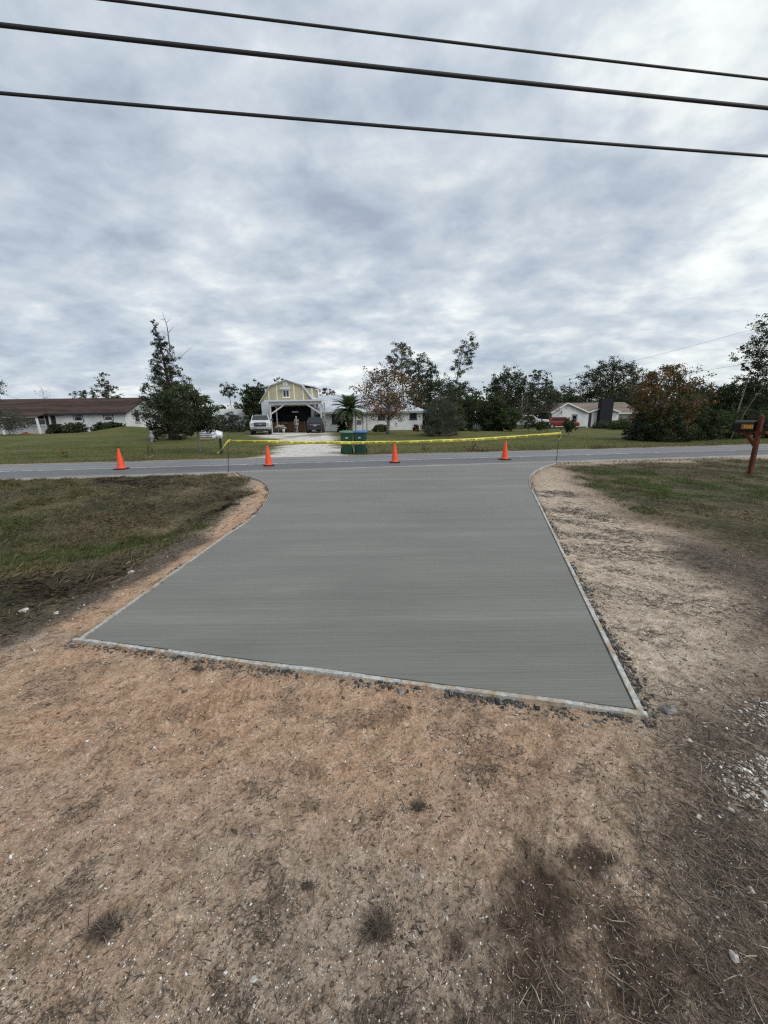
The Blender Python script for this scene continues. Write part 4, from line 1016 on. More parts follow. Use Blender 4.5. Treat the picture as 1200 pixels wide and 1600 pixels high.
pr = slab_roof(h1, [(-LEN - 0.4, -1.75, WH - 1.75 * sl * 0.62 + 0.02), (X1(82), -1.75, WH - 1.75 * sl * 0.62 + 0.02), (X1(82), -0.3, WH + 0.02), (-LEN - 0.4, -0.3, WH + 0.02)], 0.10, SHINGLE_BROWN, 'porch_roof')
MB().box(-LEN - 0.35, 0.40, -ov - 0.05, -ov - 0.008, WH - ov * sl - 0.11, WH - ov * sl + 0.07).build('fascia', DARK, h1)
MB().box(-LEN - 0.35, X1(82) - 0.02, -1.80, -1.755, WH - 1.75 * sl * 0.62 - 0.14, WH - 1.75 * sl * 0.62).build('porch_beam', mat('weathered_board', (0.20, 0.18, 0.16), 0.8), h1)
MB().beam((0.40, -ov + 0.02, WH - ov * sl + 0.0), (0.40, DEP / 2, RH - 0.02), 0.05, 0.16).beam((0.40, DEP + ov, WH - ov * sl), (0.40, DEP / 2, RH - 0.02), 0.05, 0.16).build_each('bargeboard', WHITE_TRIM, h1)
for pxp, ln_ in ((28, 0.0), (81, 0.0)):
    MB().beam((X1(pxp), -1.62, -0.5), (X1(pxp) - 0.15, -1.62, WH - 0.55), 0.16, 0.16).build('porch_post', WHITE_TRIM, h1)
zz = lambda py, px=100: (656 + (600 - px) * 0.01396 - py) / k46 + CAM_H - hl.z
BLK = mat('dark_window_trim', (0.035, 0.036, 0.042), 0.6)
for a, b2 in ((118.5, 131), (164.5, 177)):
    window(h1, (X1(a), -0.002, zz(658.5)), (1, 0, 0), (b2 - a) / k46, 12.5 / k46, 1, 2, trim=BLK)
window(h1, (X1(47.5), -0.002, zz(664)), (1, 0, 0), 27 / k46, 16.5 / k46, 2, 2, trim=BLK, fw=0.09)
window(h1, (X1(4), -0.002, zz(664)), (1, 0, 0), 22 / k46, 16.5 / k46, 2, 2, trim=BLK, fw=0.08)
window(h1, (0.002, 1.6, zz(659.5, 210)), (0, 1, 0), 1.0, 13.2 / k46, 1, 2, trim=None, fm=mat('grey_window_trim', (0.40, 0.42, 0.43), 0.6))
d_ = MB().box(X1(83), X1(90), -0.04, 0.02, -0.1, 2.02).build('door', DARK, h1); MB().lathe([(0.03, 0), (0.03, 0.04)], (X1(89), -0.07, 0.95), 8).build('handle', CHROME, d_)
MB().box(X1(76), X1(79), -0.05, 0.02, -0.1, 2.0).build('shutter', DARK, h1)
lettering('house_number', '8334', 0.42, DARK, h1, lambda a, c: (X1(93) + a * 0.95, -0.006, zz(650.5) + c))
MB().box(X1(196), X1(197.2), -0.05, -0.004, -0.2, WH - 0.1).build('downpipe', WHITE_TRIM, h1)
tag(h1, 'long low white house with a brown shingle roof, at the far left', 'house')

# --- yellow gambrel barn with a carport in front
YB = 46.0; kb = pxm(YB); hb = base(463, YB)
h2 = empty('barn', hb, 0)
KB2 = pxm(50.2); xc = -1.9; by = 4.2
def z2(py, Y, px=455): return (656 + (600 - px) * 0.01396 - py) / pxm(Y) + CAM_H - hb.z
zk1 = z2(628.5, 50.2); zk2 = z2(605.5, 50.2); zpk = z2(597.5, 50.2)
prof = [(xc - 3.3, zk1), (xc - 1.95, zk2), (xc, zpk), (xc + 1.95, zk2), (xc + 3.3, zk1)]
MB().prism(prof, 'y', by, by + 0.12).build('gable_wall', YELLOW_SIDING, h2)
lw = MB().box(xc - 3.3, xc - 2.35, by, by + 0.12, -0.3, zk1 - 0.003).box(xc + 2.9, xc + 3.3, by, by + 0.12, -0.3, zk1 - 0.003).box(xc - 2.347, xc + 2.897, by, by + 0.12, 3.15, zk1 - 0.003)
lw.build_each('front_wall', GREY_SIDING, h2)
MB().box(xc - 3.3, xc - 3.2, by + 0.125, by + 9, -0.3, zk1).box(xc + 3.2, xc + 3.3, by + 0.125, by + 9, -0.3, zk1).box(xc - 3.195, xc + 3.195, by + 8.9, by + 9, -0.3, zk1).build_each('side_wall', GREY_SIDING, h2)
MB().prism(prof, 'y', by + 8.9, by + 9.0).build('rear_gable', YELLOW_SIDING, h2)
ro = []
pts = [(xc - 3.5, zk1 - 0.25), (xc - 1.97, zk2 + 0.03), (xc, zpk + 0.05), (xc + 1.97, zk2 + 0.03), (xc + 3.5, zk1 - 0.25)]
for (a, b2) in zip(pts[:-1], pts[1:]):
    slab_roof(h2, [(a[0], by - 0.22, a[1]), (b2[0], by - 0.22, b2[1]), (b2[0], by + 9.2, b2[1]), (a[0], by + 9.2, a[1])], -0.07, METAL_ROOF)
for bxp in (425.2, 437.8, 464.5, 478.3):
    x_ = (bxp - 600) / KB2 - hb.x; dxx = abs(x_ - xc)
    zt = (zk2 + (zpk - zk2) * (1 - dxx / 1.95)) if dxx < 1.95 else (zk1 + (zk2 - zk1) * (1 - (dxx - 1.95) / 1.35))
    MB().box(x_ - 0.055, x_ + 0.055, by - 0.035, by - 0.002, zk1 - 0.35, zt - 0.04).build('batten', WHITE_TRIM, h2)
for a, b2 in zip(prof[:-1], prof[1:]):
    MB().beam((a[0], by - 0.20, a[1] - 0.02), (b2[0], by - 0.20, b2[1] - 0.02), 0.05, 0.14, up=(0, -1, 0)).build_each('bargeboard', mat('grey_trim', (0.30, 0.30, 0.28), 0.7), h2)
xw = (452 - 600) / KB2 - hb.x
window(h2, (xw - 0.42, by - 0.002, z2(622.5, 50.2)), (1, 0, 0), 0.84, 0.92, 2, 1, trim=None, fw=0.09)
cn = slab_roof(h2, [(xw - 0.66, by - 0.55, z2(610.5, 50.2)), (xw + 0.66, by - 0.55, z2(610.5, 50.2)), (xw + 0.6, by, z2(606.2, 50.2)), (xw - 0.6, by, z2(606.2, 50.2))], 0.08, METAL_ROOF, 'window_hood')
vt = MB().prism([(xw - 0.27, z2(605, 50.2)), (xw + 0.27, z2(605, 50.2)), (xw + 0.27, z2(600.6, 50.2)), (xw + 0.15, z2(599, 50.2)), (xw - 0.15, z2(599, 50.2)), (xw - 0.27, z2(600.6, 50.2))], 'y', by - 0.06, by - 0.002).build('vent', WHITE_TRIM, h2)
MB().box(xw - 0.13, xw + 0.13, by - 0.075, by - 0.062, z2(604, 50.2), z2(600.8, 50.2)).build('louvre', mat('pale_grey', (0.42, 0.43, 0.42), 0.7), vt)
for s in (-1, 1):      # shed dormers either side
    xa, xb = sorted((xc + s * 1.7, xc + s * 2.95))
    MB().box(xa, xb, by + 1.2, by + 6.0, zk1 + 0.2, z2(609, 51.5)).build('dormer_wall', YELLOW_SIDING, h2)
    MB().box(xc + s * 2.955 - 0.06, xc + s * 2.955 + 0.06, by + 1.14, by + 1.26, zk1 + 0.2, z2(609, 51.5) - 0.01).build('corner_trim', WHITE_TRIM, h2)
    slab_roof(h2, [(xc + s * 3.35, by + 0.9, z2(608.2, 51.5)), (xc + s * 1.2, by + 0.9, z2(603.5, 51.5)), (xc + s * 1.2, by + 6.3, z2(603.5, 51.5)), (xc + s * 3.35, by + 6.3, z2(608.2, 51.5))], -0.12, METAL_ROOF, 'dormer_roof')
# carport
MB().box(-3.02, 3.02, -0.06, 0.10, z2(633.2, 46), z2(627.8, 46)).build('header_beam', POST_PAINT, h2)
slab_roof(h2, [(-3.45, -0.35, z2(627.4, 46)), (3.3, -0.35, z2(627.4, 46)), (3.3, by + 0.3, z2(623.0, 46)), (-3.45, by + 0.3, z2(623.0, 46))], 0.10, METAL_ROOF, 'carport_roof')
MB().box(-3.45, 3.3, -0.40, -0.355, z2(628.6, 46), z2(626.2, 46)).build('gutter', GREY_SIDING, h2)
for x_ in (-2.93, 2.93):
    MB().box(x_ - 0.08, x_ + 0.08, -0.04, 0.10, -0.1, z2(633.2, 46) - 0.003).build('post', POST_PAINT, h2)
    MB().box(x_ - 0.07, x_ + 0.07, 2.6, 2.74, -0.1, z2(628, 46) - 0.1).build('post', POST_PAINT, h2)
    MB().beam((x_ - math.copysign(0.06, x_), 0.03, 2.15), (x_ - math.copysign(1.6, x_), 0.03, z2(633.2, 46) - 0.02), 0.09, 0.16).build('brace', POST_PAINT, h2)
MB().beam((2.86, 2.67, 1.9), (1.2, 2.67, z2(630, 46) - 0.2), 0.08, 0.14).build('brace', POST_PAINT, h2)
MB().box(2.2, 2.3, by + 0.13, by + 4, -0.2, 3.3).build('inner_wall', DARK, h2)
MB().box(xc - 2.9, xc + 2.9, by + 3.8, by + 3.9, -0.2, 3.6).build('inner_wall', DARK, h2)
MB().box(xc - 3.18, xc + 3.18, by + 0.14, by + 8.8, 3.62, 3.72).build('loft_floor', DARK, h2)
tag(h2, 'cream yellow barn with a rounded gambrel roof and an open carport', 'barn')
def gate(px0, px1, lab):
    Yg = YB + 3.55; kg = pxm(Yg)
    xa, xb = (px0 - 600) / kg, (px1 - 600) / kg
    root = empty('wooden_gate', (xa, Yg, float(terrain(xa, Yg))))
    n = 6; w = (xb - xa) / n
    for i in range(n): MB().box(i * w + 0.006, (i + 1) * w - 0.006, 0, 0.03, 0.06, 1.22).build('plank', WOOD_RED, root)
    MB().box(0, xb - xa, -0.03, -0.002, 0.14, 0.22).box(0, xb - xa, -0.03, -0.002, 1.04, 1.12).build_each('rail', WOOD_RED, root)
    MB().box(-0.05, 0.0, -0.03, 0.04, 0.0, 1.28).box(xb - xa, xb - xa + 0.05, -0.03, 0.04, 0.0, 1.28).build_each('end_post', mat('grey_rail', (0.3, 0.29, 0.27), 0.6), root)
    tag(root, lab, 'gate', 'brown plank gates across the carport')
gate(426.5, 443.5, 'brown plank gate at the back of the carport, behind the tan bundle')
gate(448.5, 461, 'brown plank gate at the back of the carport, left of the skeleton')
gate(465, 478, 'brown plank gate at the back of the carport, between skeleton and dark car')

# --- white house with a metal roof
YH = 50.3; kh = pxm(YH); hw_ = base(500.5, YH)
h3 = empty('house', hw_, 0)
def X3(px): return (px - 500.5) / kh
def z3(py, px=560, Y=YH): return (656 + (600 - px) * 0.01396 - py) / pxm(Y) + CAM_H - hw_.z
L3 = X3(660); D3 = 8.6; E3 = z3(643.6); P3 = z3(619.5, Y=YH + D3 / 2)
MB().box(0, L3, 0, D3, -0.3, E3).build('wall', WHITE_WALL, h3)
o_ = 0.5; xr = L3 - 4.6; ez = E3 - 0.10
slab_roof(h3, [(-0.4, -o_, ez), (L3 + o_, -o_, ez), (xr, D3 / 2, P3), (-0.4, D3 / 2, P3)], -0.07, METAL_ROOF)
slab_roof(h3, [(-0.4, D3 + o_, ez), (L3 + o_, D3 + o_, ez), (xr, D3 / 2 + 0.002, P3), (-0.4, D3 / 2 + 0.002, P3)], -0.07, METAL_ROOF)
slab_roof(h3, [(L3 + o_ + 0.003, -o_, ez), (L3 + o_ + 0.003, D3 + o_, ez), (xr + 0.003, D3 / 2, P3)], -0.07, METAL_ROOF)
ribs = MB(); x_ = -0.2
while x_ < L3 + o_ - 0.1:
    t1 = 1.0 if x_ < xr else max(0.0, (L3 + o_ - x_) / (L3 + o_ - xr))
    ribs.beam((x_, -o_, ez + 0.085), (x_, -o_ + (D3 / 2 + o_) * t1, ez + (P3 - ez) * t1 + 0.085), 0.05, 0.04); x_ += 0.42
ribs.build_each('roof_seam', mat('roof_seam', (0.45, 0.48, 0.51), 0.4, metal=0.3), h3)
MB().prism([(0, E3 - 0.12), (D3, E3 - 0.12), (D3 / 2, P3 - 0.15)], 'x', 0.0, 0.12).build('gable_wall', WHITE_WALL, h3)
MB().box(-0.4, L3 + o_, -o_ - 0.06, -o_ - 0.01, ez - 0.16, ez - 0.005).build('gutter', mat('grey_trim', (0.30, 0.30, 0.28), 0.7), h3)
window(h3, (X3(518.5), -0.002, z3(661)), (1, 0, 0), 13.5 / kh, 15.5 / kh, 2, 2, fm=BLK, fw=0.07)
dd = MB().box(X3(556.5), X3(565.5), -0.05, 0.02, -0.05, z3(645.5)).build('door', WHITE_TRIM, h3)
MB().box(X3(557.3), X3(564.8), -0.06, -0.052, z3(663.5), z3(656.5)).build('door_window', mat('grey_panel', (0.13, 0.14, 0.145), 0.3), dd)
MB().lathe([(0.03, 0), (0.03, 0.04)], (X3(564.6), -0.085, 0.95), 8).build('handle', CHROME, dd)
for a in (555.2, 566.3, 572.8):
    MB().box(X3(a), X3(a) + 0.06, -0.035, -0.003, -0.1, E3 - 0.15).build('trim_strip', mat('grey_strip', (0.16, 0.16, 0.16), 0.7), h3)
window(h3, (X3(590.5), -0.002, z3(656)), (1, 0, 0), 11 / kh, 9.5 / kh, 2, 1, fm=BLK, fw=0.06)
window(h3, (X3(640), -0.002, z3(656)), (1, 0, 0), 11 / kh, 9.5 / kh, 2, 1, fm=BLK, fw=0.06)
tag(h3, 'white block house with a shiny ribbed metal roof behind the palm', 'house')

# --- white house with the black chimney
YR = 63.0; kr = pxm(YR); hr = base(862, YR)
h4 = empty('house', hr, 0)
def X4(px): return (px - 862) / kr
def z4(py, px=900, Y=YR): return (656 + (600 - px) * 0.01396 - py) / pxm(Y) + CAM_H - hr.z
E4 = z4(645.2); PK4 = z4(631.2); W4 = X4(917); xm = X4(883.5)
MB().prism([(0, -0.3), (W4, -0.3), (W4, E4), (xm, PK4), (0, E4 + 0.15)], 'y', 0, 5).build('wall', WHITE_WALL, h4)
def gab(x0, z0, x1, z1, y0, y1, nm='roof'):
    slab_roof(h4, [(x0, y0, z0), (x1, y0, z1), (x1, y1, z1), (x0, y1, z0)], -0.10, SHINGLE_TAN, nm)
gab(-0.35, E4 - 0.03, xm, PK4 + 0.04, -0.35, 8.5); gab(W4 + 0.02, E4 + 0.02, xm + 0.002, PK4 + 0.04, -0.35, 8.5)
MB().beam((-0.35, -0.38, E4 + 0.0), (xm, -0.38, PK4 + 0.06), 0.05, 0.18).beam((W4 + 0.02, -0.38, E4 + 0.04), (xm, -0.38, PK4 + 0.06), 0.05, 0.18).build_each('bargeboard', WHITE_TRIM, h4)
xs2 = X4(942); w2 = X4(942) - X4(917)
MB().prism([(W4 + 0.01, -0.3), (xs2 + w2, -0.3), (xs2 + w2, E4), (xs2, z4(638.2)), (W4 + 0.01, E4)], 'y', 0.15, 5.2).build('wing_wall', WHITE_WALL, h4)
gab(W4 + 0.03, E4 + 0.02, xs2, z4(637.8), -0.2, 6); gab(xs2 + w2 + 0.1, E4 - 0.02, xs2 + 0.002, z4(637.8), -0.2, 6)
MB().beam((W4 + 0.03, -0.23, E4 + 0.04), (xs2, -0.23, z4(637.6)), 0.05, 0.18).beam((xs2 + w2 + 0.1, -0.23, E4), (xs2, -0.23, z4(637.6)), 0.05, 0.18).build_each('bargeboard', WHITE_TRIM, h4)
MB().box(xs2 + w2 + 0.01, X4(1004), 2.2, 9, -0.3, E4 - 0.1).build('wing_wall', WHITE_WALL, h4)
xe = X4(1008)
zr = z4(630.2, 960, YR + 6)
slab_roof(h4, [(xm + 0.5, 1.3, E4 - 0.1), (xe, 1.3, E4 - 0.1), (xe, 6, zr), (xm - 0.2, 6, zr)], -0.10, SHINGLE_TAN)
slab_roof(h4, [(xm + 0.5, 10.4, E4 - 0.1), (xe, 10.4, E4 - 0.1), (xe, 6.002, zr), (xm - 0.2, 6.002, zr)], -0.10, SHINGLE_TAN)
MB().box(xs2 + w2 + 0.3, xe, 1.20, 1.27, E4 - 0.24, E4 - 0.06).build('fascia', WHITE_TRIM, h4)
BRICK_K = mat('black_painted_brick', (0.008, 0.008, 0.013), 0.85, 0.25, 8, 0.4, 20)
ch = MB().box(X4(933), X4(952), -0.75, 0.14, -0.3, z4(626)).build('chimney', BRICK_K, h4)
MB().box(X4(935), X4(950), -0.72, 0.10, z4(626), z4(624.2)).build('chimney_cap', BRICK_K, ch)
MB().box(0.02, W4 - 0.02, -0.03, -0.002, -0.3, z4(666.3)).build('foundation_shade', DARK, h4)  # black strip painting in the shadow along the foot of the wall
window(h4, (X4(894), -0.002, z4(662)), (1, 0, 0), 7 / kr, 13.5 / kr, 1, 2, fm=mat('grey_window_trim', (0.40, 0.42, 0.43), 0.6), fw=0.07, trim=BLK)
MB().box(xm - 0.13, xm + 0.13, -0.03, -0.002, z4(639.5), z4(635.5)).build('vent', mat('pale_grey', (0.42, 0.43, 0.42), 0.7), h4)
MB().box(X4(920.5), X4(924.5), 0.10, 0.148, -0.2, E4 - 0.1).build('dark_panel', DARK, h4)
window(h4, (X4(956), 2.198, z4(661, 960, YR + 2)), (1, 0, 0), 1.0, 1.5, 1, 2, fm=BLK, fw=0.06)
MB().box(X4(968), X4(971), 1.3, 1.45, -0.2, E4 - 0.12).build('porch_post', DARK, h4)
tag(h4, 'white house with tan roof and broad black chimney, half hidden at the right', 'house')

# ------------------------------------------------------------------ vehicles (local: front is -y, x across)
TYRE = BLACK_RUBBER
def wheel(root, x, y, r, w):
    t = MB().tube([(x - w / 2, y, r), (x + w / 2, y, r)], r, 20).build('tyre', TYRE, root)
    s = 1 if x > 0 else -1
    MB().tube([(x + s * (w / 2 - 0.02), y, r), (x + s * (w / 2 + 0.012), y, r)], r * 0.62, 16).build('rim', CHROME, t)
def loft(sections, name, m, root, bevel=0.0, smoothed=False):
    """sections along y: (y, [(x,z) half outline from bottom centre outwards to top centre])"""
    V = []; F = []; n = None
    for y, half in sections:
        ring = [(x, y, z) for x, z in half] + [(-x, y, z) for x, z in half[::-1]]
        n = len(ring); V += ring
    for i in range(len(sections) - 1):
        for k in range(n): F.append((i * n + k, i * n + (k + 1) % n, (i + 1) * n + (k + 1) % n, (i + 1) * n + k))
    F += [tuple(range(n))[::-1], tuple((len(sections) - 1) * n + k for k in range(n))]
    return MB().add(V, F).build(name, m, root, smoothed)
def pickup(loc, rz, paint, lab, detail=True):
    root = empty('pickup_truck', loc, rz)
    W = 1.0
    def hood(y, zt, w=W): return (y, [(w * 0.9, 0.50), (w, 0.62), (w, zt - 0.14), (w * 0.93, zt - 0.03), (w * 0.5, zt)])
    loft([hood(-2.95, 1.20, 0.95), hood(-2.85, 1.30), hood(-1.5, 1.42), hood(-1.35, 1.30), hood(0.95, 1.30), hood(2.95, 1.28), hood(3.0, 1.26, 0.98)], 'body', paint, root)
    loft([(-1.55, [(0.92, 1.28), (0.93, 1.40), (0.6, 1.42)]), (-0.75, [(0.92, 1.28), (0.78, 1.93), (0.5, 1.97)]), (0.85, [(0.92, 1.28), (0.79, 1.95), (0.5, 1.99)]), (1.05, [(0.92, 1.28), (0.86, 1.55), (0.5, 1.57)])], 'cab', paint, root)
    def pane(pts, nm): MB().add([tuple(p) for p in pts], [tuple(range(len(pts)))]).build(nm, GLASS, root)
    ws = [(-0.84, -1.52, 1.46), (0.84, -1.52, 1.46), (0.70, -0.84, 1.93), (-0.70, -0.84, 1.93)]
    n = Vector((0, -0.55, 0.83)) * 0.02
    MB().add([tuple(Vector(p) + n) for p in ws] + [tuple(Vector(p) - n * 2) for p in ws], [(0, 1, 2, 3), (7, 6, 5, 4), (0, 4, 5, 1), (1, 5, 6, 2), (2, 6, 7, 3), (3, 7, 4, 0)]).build('windscreen', GLASS, root)
    for s in (-1, 1):
        q = [(s * 0.925, -1.25, 1.42), (s * 0.925, 0.75, 1.42), (s * 0.815, 0.72, 1.88), (s * 0.81, -0.72, 1.88)]
        off = Vector((s * 0.015, 0, 0.004))
        MB().add([tuple(Vector(p) + off) for p in q] + [tuple(Vector(p) - off * 3) for p in q], [(0, 1, 2, 3), (7, 6, 5, 4), (0, 4, 5, 1), (1, 5, 6, 2), (2, 6, 7, 3), (3, 7, 4, 0)]).build('side_window', GLASS, root)
        MB().box(s * 1.18 - 0.11, s * 1.18 + 0.11, -1.15, -1.02, 1.36, 1.60).build('mirror', DARK if detail else paint, root, bevel=0.02)
        MB().beam((s * 0.9, -1.05, 1.45), (s * 1.1, -1.08, 1.45), 0.04, 0.04).build('mirror_arm', DARK, root)
        MB().box(s * 0.72 - 0.17, s * 0.72 + 0.17, -3.0, -2.85, 0.90, 1.17).build('headlight', mat('lamp_lens', (0.42, 0.41, 0.38), 0.15), root, bevel=0.02)
        for y in (-2.0, 1.9): wheel(root, s * 0.86, y, 0.42, 0.30)
        for y in (-2.0, 1.9): MB().tube([(s * 0.80, y, 0.46), (s * 1.006, y, 0.46)], 0.50, 20).build('wheel_arch', DARK, root)
    g_ = MB().box(-0.58, 0.58, -3.02, -2.88, 0.82, 1.22).build('grille', mat('grille_black', (0.018, 0.018, 0.02), 0.5), root, bevel=0.02)
    for z_ in (0.97, 1.07): MB().box(-0.50, 0.50, -3.035, -3.022, z_, z_ + 0.035).build('grille_bar', mat('grille_grey', (0.25, 0.26, 0.27), 0.35, metal=0.6), g_)
    MB().box(-0.11, 0.11, -3.05, -3.036, 1.0, 1.08).build('badge', CHROME, g_)
    MB().box(-0.98, 0.98, -3.12, -2.9, 0.58, 0.80).build('bumper', CHROME if detail else paint, root, bevel=0.03)
    MB().box(-0.80, 0.80, -3.05, -2.88, 0.40, 0.575).build('air_dam', DARK, root)
    MB().box(-0.80, 0.80, 0.98, 2.9, 1.29, 1.31).build('bed_cover', DARK, root)
    MB().box(-0.85, 0.85, -2.7, 2.7, 0.36, 0.55).build('chassis', DARK, root)
    tag(root, lab, 'pickup', None)
    return root
CAR_WHITE = mat('white_car_paint', (0.70, 0.71, 0.72), 0.3, 0.03, coat=0.5)
CAR_RED = mat('red_car_paint', (0.34, 0.022, 0.014), 0.3, 0.05, coat=0.5)
CAR_DARK = mat('dark_blue_grey_paint', (0.013, 0.014, 0.021), 0.35, 0.08, coat=0.2)
pickup(base(407.5, 42.3), R(15), CAR_WHITE, 'white pickup truck parked nose-on left of the carport')
pickup(base(824, 59.5), R(70), CAR_WHITE, 'white pickup truck parked under young trees at the right', False)
def suv(loc, rz, paint, lab, L=4.5, Wd=0.92, Hh=1.68):
    root = empty('suv_car', loc, rz)
    a = L / 2
    def s_(y, zt, w=Wd, zb=0.34): return (y, [(w * 0.88, zb), (w, zb + 0.16), (w, zt - 0.16), (w * 0.95, zt - 0.03), (w * 0.5, zt)])
    loft([s_(-a, 0.78, Wd * 0.86), s_(-a + 0.12, 0.90, Wd * 0.96), s_(-a + 1.05, 1.02), s_(-a + 1.25, 1.03), s_(a - 0.35, 1.08), s_(a - 0.05, 1.02, Wd * 0.97), s_(a, 0.80, Wd * 0.90)], 'body', paint, root)
    loft([(-a + 1.05, [(Wd * 0.93, 1.0), (Wd * 0.93, 1.04), (0.4, 1.06)]), (-a + 1.85, [(Wd * 0.93, 1.0), (Wd * 0.74, Hh - 0.06), (0.4, Hh - 0.01)]), (a - 0.75, [(Wd * 0.93, 1.0), (Wd * 0.75, Hh - 0.05), (0.4, Hh)]), (a - 0.12, [(Wd * 0.91, 1.0), (Wd * 0.86, 1.08), (0.4, 1.10)])], 'cabin', paint, root)
    def glass(q, off, nm):
        off = Vector(off)
        MB().add([tuple(Vector(p) + off) for p in q] + [tuple(Vector(p) - off * 2) for p in q], [(0, 1, 2, 3), (7, 6, 5, 4), (0, 4, 5, 1), (1, 5, 6, 2), (2, 6, 7, 3), (3, 7, 4, 0)]).build(nm, GLASS, root)
    glass([(-0.72, a - 0.20, 1.14), (0.72, a - 0.20, 1.14), (0.62, a - 0.66, Hh - 0.10), (-0.62, a - 0.66, Hh - 0.10)], (0, 0.012, 0.010), 'rear_window')
    glass([(-0.74, -a + 1.17, 1.11), (0.74, -a + 1.17, 1.11), (0.62, -a + 1.78, Hh - 0.12), (-0.62, -a + 1.78, Hh - 0.12)], (0, -0.011, 0.012), 'windscreen')
    for s in (-1, 1):
        glass([(s * Wd * 0.91, -a + 1.45, 1.12), (s * Wd * 0.91, a - 0.55, 1.12), (s * Wd * 0.765, a - 0.85, Hh - 0.13), (s * Wd * 0.765, -a + 1.92, Hh - 0.13)], (s * 0.014, 0, 0.004), 'side_window')
        MB().box(s * (Wd - 0.22) - 0.14, s * (Wd - 0.22) + 0.14, a - 0.12, a + 0.015, 0.88, 1.04).build('tail_light', mat('tail_lens', (0.16, 0.012, 0.012), 0.2), root, bevel=0.015)
        MB().box(s * (Wd - 0.26) - 0.15, s * (Wd - 0.26) + 0.15, -a - 0.01, -a + 0.14, 0.68, 0.82).build('headlight', mat('lamp_lens', (0.42, 0.41, 0.38), 0.15), root, bevel=0.015)
        MB().box(s * (Wd + 0.11) - 0.08, s * (Wd + 0.11) + 0.08, -a + 1.42, -a + 1.55, 1.06, 1.20).build('mirror', paint, root, bevel=0.02)
        for y in (-a + 0.85, a - 0.85):
            wheel(root, s * (Wd - 0.10), y, 0.345, 0.22); MB().tube([(s * (Wd - 0.2), y, 0.37), (s * (Wd + 0.006), y, 0.37)], 0.41, 18).build('wheel_arch', DARK, root)
    MB().box(-0.80, 0.80, a - 0.1, a + 0.06, 0.36, 0.60).build('rear_bumper', DARK, root, bevel=0.02)
    MB().box(-0.15, 0.15, a - 0.02, a + 0.016, 0.74, 0.85).build('number_plate', mat('plate_grey', (0.45, 0.46, 0.45), 0.5), root)
    MB().box(-0.55, 0.55, a - 0.03, a + 0.012, 0.88, 0.91).build('trim_bar', CHROME, root)
    MB().box(-0.75, 0.75, -a - 0.03, -a + 0.1, 0.38, 0.58).build('front_bumper', DARK, root, bevel=0.02)
    tag(root, lab, 'car')
    return root
suv(base(487.5, 42.6) + Vector((0, 2.25, 0)), R(180 + 7), CAR_DARK, 'dark blue-grey SUV parked tail-on at the carport')
suv(base(879, 58.8), R(70), CAR_RED, 'red SUV parked in front of the white gabled house')

# camper trailer and a red-roofed shed behind the bushes
ct = base(362, 60); cr0 = empty('camper_trailer', ct, R(8))
MB().prism([(-2.6, 0.55), (2.4, 0.55), (2.75, 1.1), (2.6, 2.6), (2.2, 3.0), (0.4, 3.08), (-2.5, 3.0), (-2.75, 2.7), (-2.8, 1.0)], 'y', 0, 2.3).build('shell', CAR_WHITE, cr0, bevel=0.06)
for a, w_ in ((-1.9, 0.9), (-0.2, 0.9)):
    window(cr0, (a, -0.002, 1.55), (1, 0, 0), w_, 0.65, 1, 1, fm=BLK, fw=0.05, sill=False)
MB().box(1.2, 1.8, -0.03, 0.01, 0.7, 2.5).build('door', mat('grey_panel_c', (0.42, 0.44, 0.46), 0.5), cr0)
for x_ in (-0.6, 0.3): MB().tube([(x_, -0.02, 0.36), (x_, 0.2, 0.36)], 0.36, 16).build('wheel', TYRE, cr0)
MB().beam((2.7, 1.1, 0.55), (4.0, 1.1, 0.5), 0.12, 0.12).build('hitch', DARK, cr0)
MB().box(-0.6, 0.3, 0.7, 1.5, 3.06, 3.32).build('roof_unit', WHITE_TRIM, cr0, bevel=0.05)
tag(cr0, 'white camper trailer parked behind bushes left of the pickup', 'trailer')
sh = base(383, 78); s0_ = empty('shed', sh, 0)
MB().box(-2.0, 2.0, 0, 4, -0.3, 2.3).build('wall', mat('tan_wall', (0.42, 0.34, 0.27), 0.8), s0_)
slab_roof(s0_, [(-2.3, -0.3, 2.25), (2.3, -0.3, 2.25), (2.3, 2, 3.6), (-2.3, 2, 3.6)], -0.1, mat('red_roof', (0.25, 0.085, 0.055), 0.85, 0.2), 'roof')
slab_roof(s0_, [(-2.3, 4.3, 2.25), (2.3, 4.3, 2.25), (2.3, 2.003, 3.6), (-2.3, 2.003, 3.6)], -0.1, MATS['red_roof'], 'roof')
MB().prism([(0, 2.3), (4, 2.3), (2, 3.5)], 'x', -2.0, 2.0).build('gable', MATS['tan_wall'], s0_)
tag(s0_, 'small tan shed with a red roof behind the camper trailer', 'shed')
sl_ = base(-5, 66); s1_ = empty('shed', sl_ + Vector((-1.0, 0, 0)), 0)
MB().box(-4, 3.6, 0, 5, -0.3, 3.9).build('wall', mat('grey_wall', (0.33, 0.34, 0.36), 0.8), s1_)
slab_roof(s1_, [(-4.3, -0.3, 3.9), (4.0, -0.3, 3.9), (3.2, 5, 5.0), (-4.3, 5, 5.0)], -0.1, MATS['red_roof'], 'roof')
tag(s1_, 'grey outbuilding with a red roof peeping over the long house at the far left', 'shed')

